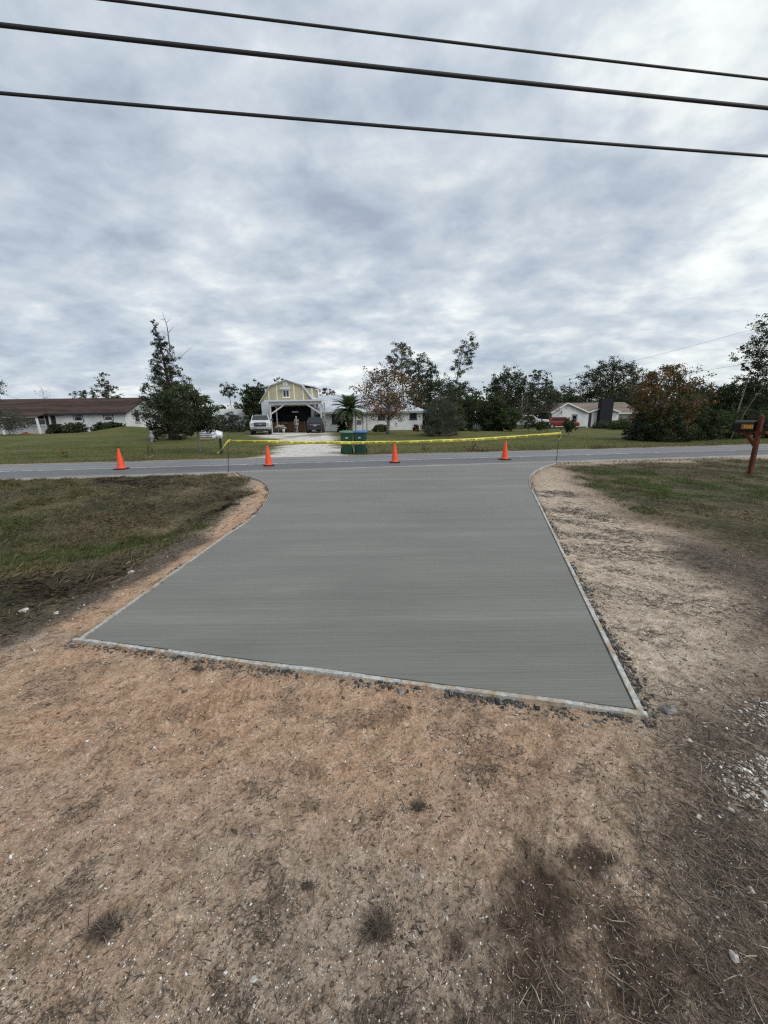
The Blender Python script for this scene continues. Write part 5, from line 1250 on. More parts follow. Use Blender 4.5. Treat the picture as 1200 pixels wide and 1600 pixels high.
# ------------------------------------------------------------------ trees and shrubs
BARK = mat('grey_brown_bark', (0.085, 0.068, 0.055), 0.9, 0.3, 6, 0.5, 20)
BARK_PALE = mat('pale_bark', (0.20, 0.175, 0.15), 0.9, 0.25, 6, 0.4, 20)
def leafmat(nm, stops): return tone_mat(nm, stops, 0.65, 0.22)
LEAF = {
    'dark': leafmat('leaves_dark_green', [(0, (0.015, 0.024, 0.010)), (0.5, (0.035, 0.053, 0.020)), (1, (0.078, 0.100, 0.036))]),
    'cedar': leafmat('leaves_cedar', [(0, (0.012, 0.020, 0.011)), (0.5, (0.027, 0.042, 0.020)), (1, (0.070, 0.082, 0.036))]),
    'mid': leafmat('leaves_mid_green', [(0, (0.026, 0.040, 0.014)), (0.5, (0.052, 0.078, 0.024)), (1, (0.10, 0.135, 0.042))]),
    'grey': leafmat('leaves_grey_green', [(0, (0.030, 0.038, 0.026)), (0.5, (0.060, 0.070, 0.048)), (1, (0.115, 0.125, 0.090))]),
    'rust': leafmat('leaves_rust', [(0, (0.050, 0.030, 0.018)), (0.3, (0.080, 0.075, 0.030)), (0.55, (0.135, 0.066, 0.030)), (1, (0.24, 0.12, 0.048))]),
    'autumn': leafmat('leaves_autumn', [(0, (0.035, 0.042, 0.015)), (0.4, (0.085, 0.080, 0.026)), (0.72, (0.170, 0.090, 0.030)), (1, (0.27, 0.125, 0.036))]),
    'pine': leafmat('needles_pine', [(0, (0.020, 0.028, 0.014)), (0.5, (0.044, 0.056, 0.026)), (1, (0.085, 0.095, 0.045))]),
}
DENS = 1.6; LSZ = 0.98
def leaf_mesh(C, sizes, tone, rg, thin=0.6):
    n = len(C)
    u = rg.normal(0, 1, (n, 3)); u /= np.linalg.norm(u, axis=1)[:, None]
    w = rg.normal(0, 1, (n, 3)); w -= (w * u).sum(1)[:, None] * u; w /= np.linalg.norm(w, axis=1)[:, None]
    a = u * (sizes * 0.5)[:, None]; b_ = w * (sizes * 0.5 * thin)[:, None]
    V = np.stack([C - a, C + b_, C + a, C - b_], 1).reshape(-1, 3)
    F = (np.arange(n)[:, None] * 4 + np.arange(4)[None]).astype(np.int32)
    return V, F, np.repeat(tone, 4)
PROFILES = {
    'round': lambda t: np.sqrt(np.maximum(0, 1 - (2 * t - 1) ** 2)),
    'cone': lambda t: np.minimum(1, (1 - t) * 1.15 + 0.03) * np.minimum(1, t * 6 + 0.55),
    'cedar': lambda t: np.minimum(1, 1.22 * (1 - t) ** 1.15 + 0.02) * np.minimum(1, t * 2.6 + 0.40),
    'wide': lambda t: np.maximum(0, 1 - np.abs(2 * t - 0.9) ** 2.6) ** 0.5,
    'top': lambda t: np.maximum(0, 1 - (1.6 * t - 0.75) ** 2) ** 0.5,
    'bush': lambda t: np.maximum(0, 1 - np.abs(t) ** 2.2) ** 0.5,
}
def tree(name, label, cat, px, Y, top_py, w_px, leaf='dark', shape='round', z0=0.25, ncl=60, nleaf=5000, lsize=0.22, sig=0.10, seed=1,
         lean=(0, 0), trunk=None, bark=None, group=None, droop=0.0, surf=0.45, up=0.35, thin=0.6, limbs=True, skew=0.0, dz=0.0, tonesp=0.22):
    rg = np.random.default_rng(seed); rnd = random.Random(seed)
    b0 = base(px, Y); b0.z += dz
    hor = 656 + (600 - px) * 0.01396
    Hh = (hor - top_py) / pxm(Y) + CAM_H - b0.z
    Wd = w_px / pxm(Y); bark = bark or BARK
    root = empty(name, b0)
    tr = trunk or max(0.05, Hh * 0.018)
    prof = PROFILES[shape]
    def axis(t):            # trunk line
        return np.array([lean[0] * Hh * t ** 1.4 + 0.02 * Hh * math.sin(5 * t + seed), lean[1] * Hh * t ** 1.4 + 0.02 * Hh * math.cos(4 * t + seed), Hh * t])
    mb = MB(); ts = np.linspace(0, 0.96, 9)
    mb.tube([axis(t) - np.array([0, 0, 0.15 if t == 0 else 0]) for t in ts], [tr * (1.25 if t == 0 else 1) * (1 - 0.85 * t) for t in ts], 8)
    C = []; T = []; nleaf = int(nleaf * DENS)
    tg = np.linspace(0, 1, 60); cdf = np.cumsum(prof(tg) + 0.12); cdf = (cdf - cdf[0]) / (cdf[-1] - cdf[0])
    for i in range(ncl):
        tt = float(np.interp((i + rg.uniform(0, 1)) / ncl, cdf, tg)); t = z0 + (1 - z0) * tt
        rad = Wd / 2 * float(prof(np.array(tt))) * (rg.uniform(surf, 1.0) if rg.uniform() < 0.8 else rg.uniform(0.85, 1.22))
        az = i * 2.39996 + rg.normal(0, 0.35)
        a0 = axis(max(0.05, t - up * rad / Hh - 0.02)); c_ = axis(t)
        c_ = c_ + np.array([math.cos(az) * rad + skew * Wd * tt, math.sin(az) * rad, -droop * rad + rg.normal(0, 0.02 * Hh)])
        if limbs and rad > 0.06 * Wd:
            m_ = (a0 + c_) / 2 + np.array([0, 0, 0.10 * rad]) + rg.normal(0, 0.05 * rad + 0.01, 3)
            r0 = tr * 0.34 * (1 - 0.7 * t); mb.tube([a0, m_, c_], [r0, r0 * 0.65, r0 * 0.25], 4, False)
            for _ in range(2):
                e_ = c_ + rg.normal(0, sig * Wd * 1.0, 3); mb.tube([m_ * 0.4 + c_ * 0.6, e_], [r0 * 0.4, r0 * 0.15], 3, False)
        pk = 0.3 + 0.7 * float(prof(np.array(tt))) if shape in ('cone', 'cedar') else 1.0
        k = max(3, int(nleaf / ncl * rg.uniform(0.5, 1.5) * pk))
        # several loose sprays in each clump, so the outline breaks up
        nsub = 4; sub = c_ + rg.normal(0, sig * Wd * pk, (nsub, 3)) * np.array([1, 1, 0.75])
        pick = rg.integers(0, nsub, k)
        pts_ = sub[pick] + rg.normal(0, sig * Wd * 0.48 * pk, (k, 3)) * np.array([1, 1, 0.7])
        C.append(pts_); T.append(np.clip(rg.normal(0.5, tonesp) + rg.normal(0, 0.16, k) + 0.0 * pts_[:, 2], 0, 1))
    mb.build('trunk', bark, root, True)
    if nleaf > 0:
        C = np.concatenate(C); T = np.concatenate(T); C[:, 2] = np.maximum(C[:, 2], 0.03)
        V, F, TT_ = leaf_mesh(C, lsize * LSZ * rg.uniform(0.5, 1.3, len(C)), T, rg, thin)
        link('crown', np_mesh('crown', V, F, TT_), LEAF[leaf], root)
    tag(root, label, cat, group)
    return root
TG = 'trees beyond the road'
# left part
t_ = tree('cedar_tree', 'tall dark cedar with a thin bare leader beside the long house', 'tree', 267, 33, 514, 98, 'cedar', 'cedar', 0.03, 230, 23000, 0.16, 0.055, 11, (-0.02, 0), 0.20, droop=0.10, surf=0.35, thin=0.35, group=TG)
ld = MB(); b_ = base(258, 33); tp_ = at(244, 487, 33) - b_; cr_top = at(252, 512, 33) - b_
ld.tube([tuple(at(256, 545, 33) - b_), tuple(cr_top), tuple(tp_)], [0.05, 0.03, 0.008], 5)
for q0, q1 in (((250, 505), (257, 498)), ((249, 500), (241, 499)), ((254, 520), (262, 510)), ((254, 525), (243, 517)), ((270, 560), (293, 540)), ((240, 580), (215, 575)), ((250, 560), (238, 541))):
    ld.tube([tuple(at(*q0, 33) - b_), tuple(at(*q1, 33.2) - b_)], [0.02, 0.006], 4)
ld.build_each('bare_twig', BARK, t_)
tree('broadleaf_tree', 'small round-headed tree with pale forked trunk in front of the cedar', 'tree', 306, 21.3, 607, 68, 'dark', 'round', 0.33, 80, 6500, 0.12, 0.085, 12, (-0.10, 0.0), 0.07, BARK_PALE, TG, skew=-0.10)
tree('young_tree', 'scrubby young tree at the left edge, before the long house', 'tree', 9, 40, 643, 46, 'grey', 'round', 0.25, 40, 2200, 0.14, 0.10, 13, (0, 0), 0.05, BARK_PALE, TG)
tree('pine_tree', 'ragged leaning pine top showing over the long house roof', 'tree', 178, 72, 586, 46, 'pine', 'cone', 0.45, 40, 2600, 0.26, 0.075, 14, (-0.06, 0), 0.16, group=TG, surf=0.2)
tree('pine_tree', 'low dark pine top over the middle of the long house roof', 'tree', 133, 80, 612, 26, 'pine', 'round', 0.5, 20, 900, 0.25, 0.1, 15, (0, 0), 0.14, group=TG)
tree('bare_tree', 'thin leafless treetop over the left half of the long house roof', 'tree', 74, 82, 606, 20, 'grey', 'top', 0.6, 26, 120, 0.15, 0.08, 16, (0, 0), 0.10, BARK_PALE, TG)
tree('pine_tree', 'pine branch reaching in at the left edge above the long house', 'tree', -14, 60, 586, 52, 'pine', 'wide', 0.62, 26, 1800, 0.24, 0.09, 17, (0, 0), 0.2, group=TG)
tree('pine_tree', 'tall slim pine with a flat tuft, behind the camper trailer', 'tree', 361.5, 82, 604, 22, 'pine', 'round', 0.72, 22, 1000, 0.26, 0.11, 18, (0.01, 0), 0.13, BARK, TG, limbs=True)
tree('broadleaf_tree', 'dark oak standing left of the barn', 'tree', 401, 60, 603, 34, 'dark', 'wide', 0.12, 110, 7000, 0.26, 0.085, 19, (0.02, 0), 0.25, group=TG)
tree('broadleaf_tree', 'dark tree just behind the left dormer of the barn', 'tree', 412, 64, 603, 34, 'dark', 'round', 0.2, 50, 3000, 0.25, 0.1, 20, (0, 0), 0.2, group=TG)
tree('broadleaf_tree', 'low dark tree between the slim pine and the cedar', 'tree', 346, 76, 636, 30, 'dark', 'round', 0.15, 40, 2000, 0.26, 0.1, 21, (0, 0), 0.15, group=TG)
tree('broadleaf_tree', 'small loose tree behind the slim pine trunk', 'tree', 374, 74, 631, 24, 'dark', 'round', 0.15, 40, 2000, 0.26, 0.1, 22, (0, 0), 0.15, group=TG)
tree('broadleaf_tree', 'treetop peeping over the ridge of the metal-roofed house', 'tree', 513, 76, 610, 24, 'pine', 'round', 0.5, 24, 1200, 0.26, 0.1, 23, (0, 0), 0.15, group=TG)
tree('broadleaf_tree', 'treetop directly behind the barn peak', 'tree', 440, 70, 594, 20, 'dark', 'round', 0.55, 20, 900, 0.22, 0.1, 24, (0, 0), 0.15, group=TG)
# middle
tree('rust_leaved_tree', 'rust-brown leaved tree in front of the metal-roofed house', 'tree', 606, 37.5, 578, 92, 'rust', 'wide', 0.28, 120, 4700, 0.17, 0.07, 31, (0, 0), 0.16, BARK_PALE, TG, surf=0.3)
tree('pine_tree', 'tall airy pine rising behind the rust-leaved tree', 'tree', 628, 58, 544, 52, 'pine', 'wide', 0.60, 46, 2300, 0.22, 0.06, 32, (0.02, 0), 0.15, BARK_PALE, TG, surf=0.2)
tree('broadleaf_tree', 'dark layered oak right of the rust-leaved tree', 'tree', 655, 60, 561, 48, 'dark', 'round', 0.08, 110, 6500, 0.24, 0.075, 33, (0, 0), 0.22, group=TG, skew=0.05)
sk = tree('pine_tree', 'wind-bent pine with bare trunk and foliage only on one side', 'tree', 709, 64, 531, 30, 'pine', 'wide', 0.58, 34, 1800, 0.22, 0.10, 34, (0.10, 0), 0.13, BARK_PALE, TG, skew=0.30, up=1.2)
tree('broadleaf_tree', 'dark tree mass behind the big grey-green bush', 'tree', 688, 56, 594, 66, 'dark', 'wide', 0.05, 110, 6500, 0.24, 0.08, 35, (0, 0), 0.2, group=TG)
tree('broadleaf_tree', 'dark tree under the wind-bent pine', 'tree', 716, 60, 602, 46, 'dark', 'round', 0.05, 80, 4500, 0.24, 0.09, 36, (0, 0), 0.2, group=TG)
tree('shrub', 'big rounded grey-green bush on the lawn right of the bins', 'bush', 688, 33.5, 624, 66, 'grey', 'bush', 0.02, 150, 14000, 0.11, 0.06, 37, (0, 0), 0.07, group='shrubs beyond the road', thin=0.3)
tree('broadleaf_tree', 'dark rounded magnolia beside the big grey-green bush', 'tree', 738, 46, 622, 54, 'dark', 'bush', 0.04, 100, 6000, 0.20, 0.075, 38, (0, 0), 0.14, group=TG)
tree('broadleaf_tree', 'glossy dark magnolia with a dense domed crown', 'tree', 772, 44, 622, 48, 'dark', 'bush', 0.04, 90, 6000, 0.20, 0.075, 39, (0, 0), 0.14, group=TG)
tree('young_tree', 'small mid-green tree right of the domed magnolia', 'tree', 797, 42, 639, 30, 'mid', 'round', 0.15, 50, 2600, 0.16, 0.085, 40, (0, 0), 0.07, group=TG)
tree('shrub', 'small pale green bush left of the domed magnolia', 'bush', 716, 43, 632, 22, 'mid', 'bush', 0.05, 40, 2200, 0.15, 0.09, 41, (0, 0), 0.05, group='shrubs beyond the road')
tree('broadleaf_tree', 'big dark bushy oak standing above the magnolias', 'tree', 789, 66, 582, 62, 'dark', 'wide', 0.05, 160, 12500, 0.25, 0.07, 42, (0, 0), 0.26, group=TG)
tree('broadleaf_tree', 'airy small-crowned tree right of the big dark oak', 'tree', 836, 70, 583, 30, 'pine', 'round', 0.40, 46, 2600, 0.24, 0.085, 43, (0, 0), 0.15, BARK, TG)
tree('pine_tree', 'narrow broken pine left of the white gabled house', 'tree', 857, 76, 592, 16, 'pine', 'cone', 0.4, 26, 1100, 0.26, 0.11, 44, (0, 0), 0.13, BARK, TG)
tree('bare_tree', 'grey leafless shrubby tree above the parked white pickup', 'tree', 815, 54, 618, 44, 'grey', 'bush', 0.10, 90, 500, 0.12, 0.06, 45, (0, 0), 0.08, BARK_PALE, TG)
tree('broadleaf_tree', 'dusky green tree behind the parked white pickup', 'tree', 842, 66, 606, 54, 'pine', 'wide', 0.08, 90, 4800, 0.25, 0.08, 46, (0, 0), 0.18, group=TG)
tree('broadleaf_tree', 'dark tree just left of the white gabled house', 'tree', 872, 78, 604, 50, 'dark', 'wide', 0.08, 80, 4200, 0.28, 0.085, 47, (0, 0), 0.18, group=TG)
tree('pine_tree', 'thin sparse pine above the roof of the gabled house', 'tree', 884, 84, 594, 18, 'pine', 'cone', 0.45, 20, 800, 0.28, 0.1, 48, (0, 0), 0.12, BARK, TG)
tree('broadleaf_tree', 'low dark tree behind the gabled house roof', 'tree', 906, 82, 604, 46, 'dark', 'wide', 0.1, 60, 3000, 0.28, 0.09, 49, (0, 0), 0.18, group=TG)
tree('broadleaf_tree', 'very large dark oak rising behind the black chimney', 'tree', 949, 80, 567, 80, 'dark', 'wide', 0.05, 190, 17000, 0.28, 0.06, 50, (0, 0), 0.32, group=TG)
for i_, (px_, Y_, tp2, w2_, lb) in enumerate([(828, 42, 650, 18, 'young magnolia before the cab of the parked white pickup'), (848, 41, 659, 18, 'stubby young magnolia left of the red SUV'), (890, 33, 654, 17, 'thin young magnolia sapling on the open lawn before the red SUV')]):
    tree('sapling', lb, 'tree', px_, Y_, tp2, w2_, 'mid' if i_ else 'dark', 'round', 0.28, 26, 900, 0.15, 0.12, 55 + i_, (0, 0), 0.03, BARK_PALE, 'young trees on the lawn')
# right part
tree('autumn_tree', 'orange-tinged autumn tree at the right end of the thicket', 'tree', 1034, 26.5, 574, 90, 'autumn', 'wide', 0.10, 170, 11000, 0.13, 0.065, 61, (0.01, 0), 0.12, BARK_PALE, TG, surf=0.35)
for i_, (px_, Y_, tp2, w2_, lf, lb) in enumerate([
    (1006, 27, 646, 46, 'grey', 'grey-green bush at the left foot of the autumn tree'),
    (1042, 25.5, 640, 60, 'dark', 'dark bush under the autumn tree'),
    (1090, 26.5, 636, 62, 'dark', 'dense dark bush right of the autumn tree'),
    (1128, 27.5, 646, 56, 'mid', 'mid-green bush behind the black mailbox'),
    (1172, 28, 640, 70, 'dark', 'dark thicket bush behind the mailbox post'),
    (1225, 28, 636, 70, 'dark', 'dark thicket bush cut by the right edge of the picture')]):
    tree('shrub', lb, 'bush', px_, Y_, tp2, w2_, lf, 'bush', 0.02, 90, 6500, 0.12, 0.07, 65 + i_, (0, 0), 0.05, group='bushes of the roadside thicket')
for i_, (px_, Y_, tp2, w2_, lf, lb) in enumerate([
    (1098, 48, 604, 60, 'dark', 'dark tree behind the autumn tree'),
    (1125, 44, 606, 56, 'dark', 'dark tree above the mid-green thicket bush'),
    (1155, 42, 596, 66, 'dark', 'tall dark tree behind the mailbox'),
    (1195, 40, 566, 80, 'dark', 'tall dark tree at the right edge above the mailbox'),
    (1070, 60, 606, 50, 'dark', 'distant dark tree just right of the orange leaves'),
    (992, 70, 612, 44, 'dark', 'dark tree between big oak and autumn tree')]):
    tree('broadleaf_tree', lb, 'tree', px_, Y_, tp2, w2_, lf, 'wide', 0.05, 110, 6000, 0.20, 0.075, 75 + i_, (0, 0), 0.16, group=TG)
tree('pine_tree', 'overhanging pine at the upper right edge of the skyline', 'tree', 1208, 30, 492, 112, 'pine', 'wide', 0.52, 90, 6500, 0.15, 0.055, 85, (0, 0), 0.2, group=TG, surf=0.3)
tree('bare_tree', 'crooked pale dead tree leaning beside the right-hand pines', 'tree', 1152, 34, 560, 26, 'pine', 'top', 0.70, 14, 500, 0.15, 0.08, 86, (0.05, 0), 0.08, BARK_PALE, TG)
ob_ = MB().tube([(0, 0, -0.1), (0.9, 0.2, 1.9), (1.9, 0.3, 3.6), (2.9, 0.5, 4.6)], [0.04, 0.032, 0.02, 0.008], 7).build('fallen_branch', BARK)
ob_.location = base(1146, 26.2); tag(ob_, 'bare pale trunk leaning across the thicket behind the mailbox', 'branch')
# clipped shrubs by the long house, shrubs elsewhere
for i_, (px_, Y_, tp2, w2_, lf, lb) in enumerate([
    (87, 43.4, 663, 26, 'dark', 'clipped dark shrub under the house number of the long house'),
    (116, 43.2, 662, 32, 'dark', 'clipped dark shrub under the left small window of the long house'),
    (157, 43.4, 661, 24, 'dark', 'clipped dark shrub under the right small window of the long house'),
    (178, 43.6, 661, 24, 'dark', 'clipped dark shrub nearest the white gable end of the long house'),
    (364, 50, 646, 34, 'grey', 'loose grey-green bush in front of the camper trailer'),
    (392, 58, 653, 20, 'dark', 'dark bush just left of the white pickup'),
    (340, 56, 650, 34, 'dark', 'dark bush left of the camper trailer'),
    (535, 47.6, 655, 14, 'dark', 'small dark bush left of the palm trunk'),
    (594, 45, 665, 22, 'mid', 'low spreading bush left of the rust-leaved tree'),
    (650, 44, 664, 9, 'rust', 'thin rusty shrub before the metal-roofed house'),
    (948, 55, 660, 36, 'grey', 'grey-green bush at the foot of the black chimney'),
    (978, 50, 656, 44, 'mid', 'spreading bush right of the black chimney')]):
    tree('shrub', lb, 'bush', px_, Y_, tp2, w2_, lf, 'bush', 0.02, 60, 3600, 0.15, 0.075, 95 + i_, (0, 0), 0.05, group='shrubs beyond the road', dz=(-0.15 if i_ in (2, 3) else 0))
# far wood closing the horizon: one mass of many crowns
rgw = np.random.default_rng(5); C = []; T = []; trk = MB()
for i_ in range(150):
    x_ = -190 + i_ * 2.9 + rgw.normal(0, 1.2); y_ = rgw.uniform(105, 150)
    hh = rgw.uniform(5.0, 7.5) * (1.35 if x_ > 6 else 0.65); w_ = rgw.uniform(4, 7)
    k = 380 if x_ > 6 else 200; c_ = rgw.normal(0, 1, (k, 3)); c_ /= np.linalg.norm(c_, axis=1)[:, None]; c_ *= rgw.uniform(0.5, 1.08, (k, 1))
    sub = rgw.normal(0, 0.22, (9, 3)); c_ = c_ + sub[rgw.integers(0, 9, k)]
    C.append(np.stack([x_ + c_[:, 0] * w_ / 2, y_ + c_[:, 1] * w_ / 2, np.maximum(0.1, hh * 0.52 + c_[:, 2] * hh * 0.46)], -1)); T.append(np.clip(rgw.normal(0.45, 0.15) + rgw.normal(0, 0.15, k), 0, 1))
    trk.tube([(x_, y_, -0.3), (x_, y_, hh * 0.7)], [0.18, 0.06], 5)
C = np.concatenate(C); T = np.concatenate(T)
V, F, T2 = leaf_mesh(C, rgw.uniform(0.4, 0.95, len(C)), T, rgw, 0.7)
fw_ = empty('far_woods'); link('foliage', np_mesh('foliage', V, F, T2), LEAF['pine'], fw_); trk.build('trunks', BARK, fw_)
tag(fw_, 'distant belt of dark woodland closing the horizon', 'woods', kind='stuff')

# palm
pb = base(546, 46.5); palm = empty('palm_tree', pb); kp = pxm(46.5)
hor_p = 656.8; ptop = (hor_p - 640) / kp + CAM_H - pb.z
MB().tube([(0, 0, -0.1), (0.03, 0, 0.5), (0.0, 0, ptop * 0.6), (0, 0, ptop)], [0.36, 0.30, 0.36, 0.30], 14).build('trunk', mat('palm_trunk', (0.10, 0.075, 0.05), 0.9, 0.35, 8, 0.6, 12), palm)
rgp = np.random.default_rng(3)
BOOT = mat('palm_boots', (0.085, 0.095, 0.035), 0.85, 0.3, 5)
for i_ in range(54):
    a = i_ * 2.4; z_ = ptop * (0.25 + 0.72 * i_ / 54); r_ = 0.33
    p0 = Vector((math.cos(a) * r_ * 0.85, math.sin(a) * r_ * 0.85, z_)); p1 = Vector((math.cos(a) * (r_ + 0.14), math.sin(a) * (r_ + 0.14), z_ + 0.24))
    MB().beam(p0, p1, 0.12, 0.05).build('frond_stub', BOOT, palm)
PALM = LEAF['mid']
for i_ in range(64):
    a = i_ * 2.39996; e0 = 1.40 - 1.70 * (i_ / 64) + rgp.normal(0, 0.06); Lf = rgp.uniform(2.1, 2.7); n = 11
    P_ = Vector((0, 0, ptop - 0.05)); el_ = e0; pts_ = [P_.copy()]
    for k in range(n):
        P_ = P_ + Vector((math.cos(a) * math.cos(el_), math.sin(a) * math.cos(el_), math.sin(el_))) * (Lf / n); el_ -= 0.085 + 0.02 * (k > 5); pts_.append(P_.copy())
    V = []; F = []
    sdv = Vector((-math.sin(a), math.cos(a), 0))
    for k in range(1, n * 2):
        f = k / 2; i0 = int(f); q = pts_[i0].lerp(pts_[min(i0 + 1, n)], f - i0); d = (pts_[min(i0 + 1, n)] - pts_[i0]).normalized()
        ll = 0.52 * math.sin(math.pi * min(1, 0.12 + 0.86 * f / n)) + 0.06
        for s in (-1, 1):
            tip = q + (sdv * s * 0.75 + d * 0.55 + Vector((0, 0, 0.12))).normalized() * ll
            w_ = d * 0.065; j = len(V); V += [q - w_, q + w_, tip]; F.append((j, j + 1, j + 2))
    tone = np.full(len(V), float(np.clip(0.55 + 0.4 * rgp.uniform() - 0.3 * (i_ / 64), 0, 1)))
    fr = link('frond', np_mesh('frond', np.array([tuple(v) for v in V]), np.array(F), tone), PALM, palm)
    MB().tube(pts_, [0.028 * (1 - 0.85 * k / n) for k in range(n + 1)], 4, False).build('rib', mat('palm_rib', (0.16, 0.17, 0.07), 0.7), fr)
tag(palm, 'short stout palm with arching fronds in front of the metal-roofed house', 'palm tree')
# spiky agave by the magnolias
ag = empty('agave_plant', base(745, 40.5))
for i_ in range(26):
    a = i_ * 2.4; e_ = 0.25 + 1.1 * (i_ / 26); L_ = 0.95
    tip = Vector((math.cos(a) * math.cos(e_), math.sin(a) * math.cos(e_), math.sin(e_))) * L_; sdv = Vector((-math.sin(a), math.cos(a), 0)) * 0.055
    mid_ = tip * 0.45 + Vector((0, 0, 0.05))
    MB().add([sdv * 0.7, -sdv * 0.7, mid_ - sdv, tip, mid_ + sdv, mid_ - Vector((0, 0, 0.04))], [(0, 1, 2, 4), (4, 2, 3), (0, 4, 5), (1, 5, 2), (4, 3, 5), (2, 5, 3), (0, 5, 1)]).build('leaf', mat('agave_blue', (0.13, 0.16, 0.15), 0.6), ag)
tag(ag, 'spiky grey-blue agave on the lawn below the domed magnolia', 'plant')
# roadside weed stalks before the long house
for px_, Y_, tp2, lb in ((178, 19.5, 683, 'tall brown weed stalk at the road edge behind the leftmost cone'), (226, 19.5, 688, 'thin dry weed stalk at the road edge left of the cedar'), (89, 19, 700, 'spindly dry weed at the road edge before the long house'), (664, 20, 692, 'leafy light green weed at the road edge before the big bush'), (742, 20, 688, 'yellow-green leafy weed behind the right-hand half of the tape')):
    tree('weed_plant', lb, 'weed', px_, Y_, tp2, 11, 'rust' if px_ < 230 else 'mid', 'cone', 0.1, 16, 240, 0.05, 0.09, int(px_), (0, 0), 0.008, BARK_PALE, 'weeds at the far road edge')

# ------------------------------------------------------------------ overhead cables
CABLE = mat('black_cable', (0.012, 0.012, 0.013), 0.6, 0.2, 30)
def cable(pts_px, D, r, lab, ext=45):
    P_ = []
    for px_, py_ in pts_px:
        d = ray(px_, py_); t = (D) / (d.y - 0.12 * d.x); P_.append(np.array((d.x * t, d.y * t, CAM_H + d.z * t)))
    a, c_ = P_[0], P_[-1]; xs_ = np.array([p[0] for p in P_])
    fy = np.polyfit(xs_, [p[1] for p in P_], 1); fz = np.polyfit(xs_, [p[2] for p in P_], 2)
    fz[0] = max(min(fz[0], 0.004), 0.0005); fz[1:] = np.polyfit(xs_, np.array([p[2] for p in P_]) - fz[0] * xs_ ** 2, 1)
    L_ = []
    for x_ in np.linspace(-ext, ext, 120): L_.append((x_, np.polyval(fy, x_), np.polyval(fz, x_)))
    o = MB().tube(L_, r, 8).build('overhead_cable', CABLE, None, True)
    tag(o, lab, 'cable', 'overhead cables crossing the sky')
    # lashing wire wound round the cable
    return o
cable([(0, 148), (300, 170), (600, 195), (900, 221), (1200, 245)], 7.0, 0.021, 'lowest of the three black overhead cables')
cable([(0, 42), (300, 72), (600, 103), (900, 137), (1200, 171)], 7.0, 0.027, 'thickest black overhead cable, middle of the three')
cable([(160, 0), (400, 27), (680, 62), (900, 90), (1200, 124)], 7.0, 0.017, 'topmost of the three black overhead cables, leaving the picture at the top')
# distant pole with thin wires going off to the right
up_ = base(737, 74); pole = empty('utility_pole', up_)
zt_ = (654 - 610) / pxm(74) + CAM_H - up_.z
MB().tube([(0, 0, -0.3), (0, 0, zt_)], [0.16, 0.11], 10).build('pole', BARK, pole); MB().box(-1.1, 1.1, -0.06, 0.06, zt_ - 0.7, zt_ - 0.58).build('crossarm', BARK, pole)
tag(pole, 'slender wooden utility pole among the dark trees right of centre', 'utility pole')
for a, c_, lb in (((737, 612), (1240, 496), 'upper thin wire running off to the right above the trees'), ((737, 613), (1240, 556), 'lower thin wire above the right-hand trees'), ((737, 614), (1240, 600), 'lowest faint wire passing behind the autumn tree')):
    A_ = at(*a, 74); B_ = at(*c_, 40); L_ = []
    for i_ in range(25):
        t = i_ / 24; p = A_.lerp(B_, t); p.z -= 4 * t * (1 - t) * 0.9; L_.append(p)
    o = MB().tube(L_, 0.011, 5).build('overhead_wire', CABLE, None, True); tag(o, lb, 'wire', 'thin distant wires')
A_ = at(-20, 605, 52); B_ = at(36, 626, 50); o = MB().tube([A_, A_.lerp(B_, 0.5) - Vector((0, 0, 0.1)), B_], 0.012, 5).build('overhead_wire', CABLE); tag(o, 'thin service wire dropping to the long house roof', 'wire', 'thin distant wires')

# ------------------------------------------------------------------ small things
# white plastic-covered mailbox and pallet of bags, left
bpos = base(340.5, 20.2); k2 = pxm(20.2); wm = empty('mailbox', bpos)
MB().box(-0.05, 0.05, -0.05, 0.05, -0.1, 0.80).build('post', DARK, wm)
PLAST = mat('white_plastic_wrap', (0.72, 0.74, 0.76), 0.4, 0.08, 4, 0.3, 8)
MB().blob((-0.10, 0, 0.96), (0.24, 0.30, 0.19), 71, 0.5, 3).build('cover', PLAST, wm, True)
MB().tube([(-0.16, -0.28, 0.82), (-0.17, -0.31, 0.95), (-0.15, -0.24, 1.12)], 0.012, 6).build('strap', mat('grey_strap', (0.10, 0.10, 0.11), 0.6), wm)
tag(wm, 'mailbox on a dark post wrapped in white plastic, across the road', 'mailbox')
pp = base(322, 32.5); pal = empty('pallet_of_bags', pp, 0.15); pal.scale = (1.25, 1.25, 1.15); GREYB = mat('grey_bag_print', (0.33, 0.36, 0.40), 0.6)
MB().box(-0.42, 0.42, -0.4, 0.4, 0.04, 0.16).build('pallet', mat('pallet_wood', (0.30, 0.24, 0.17), 0.8), pal)
for l_ in range(4):
    for s in (-1, 1):
        b3 = MB().blob((s * 0.20, 0.02 * l_, 0.24 + l_ * 0.135), (0.26, 0.40, 0.085), 80 + l_ * 2 + s, 0.22, 2).build('bag', PLAST, pal, True)
        if l_ < 3: MB().box(s * 0.20 - 0.17, s * 0.20 + 0.17, -0.415, -0.39, 0.21 + l_ * 0.135, 0.265 + l_ * 0.135).build('print_band', GREYB, b3)
MB().blob((0.0, 0, 0.80), (0.36, 0.36, 0.12), 90, 0.4, 2).build('plastic_sheet', PLAST, pal, True)
tag(pal, 'pallet of white bags under plastic on the lawn beside the round-headed tree', 'pallet')
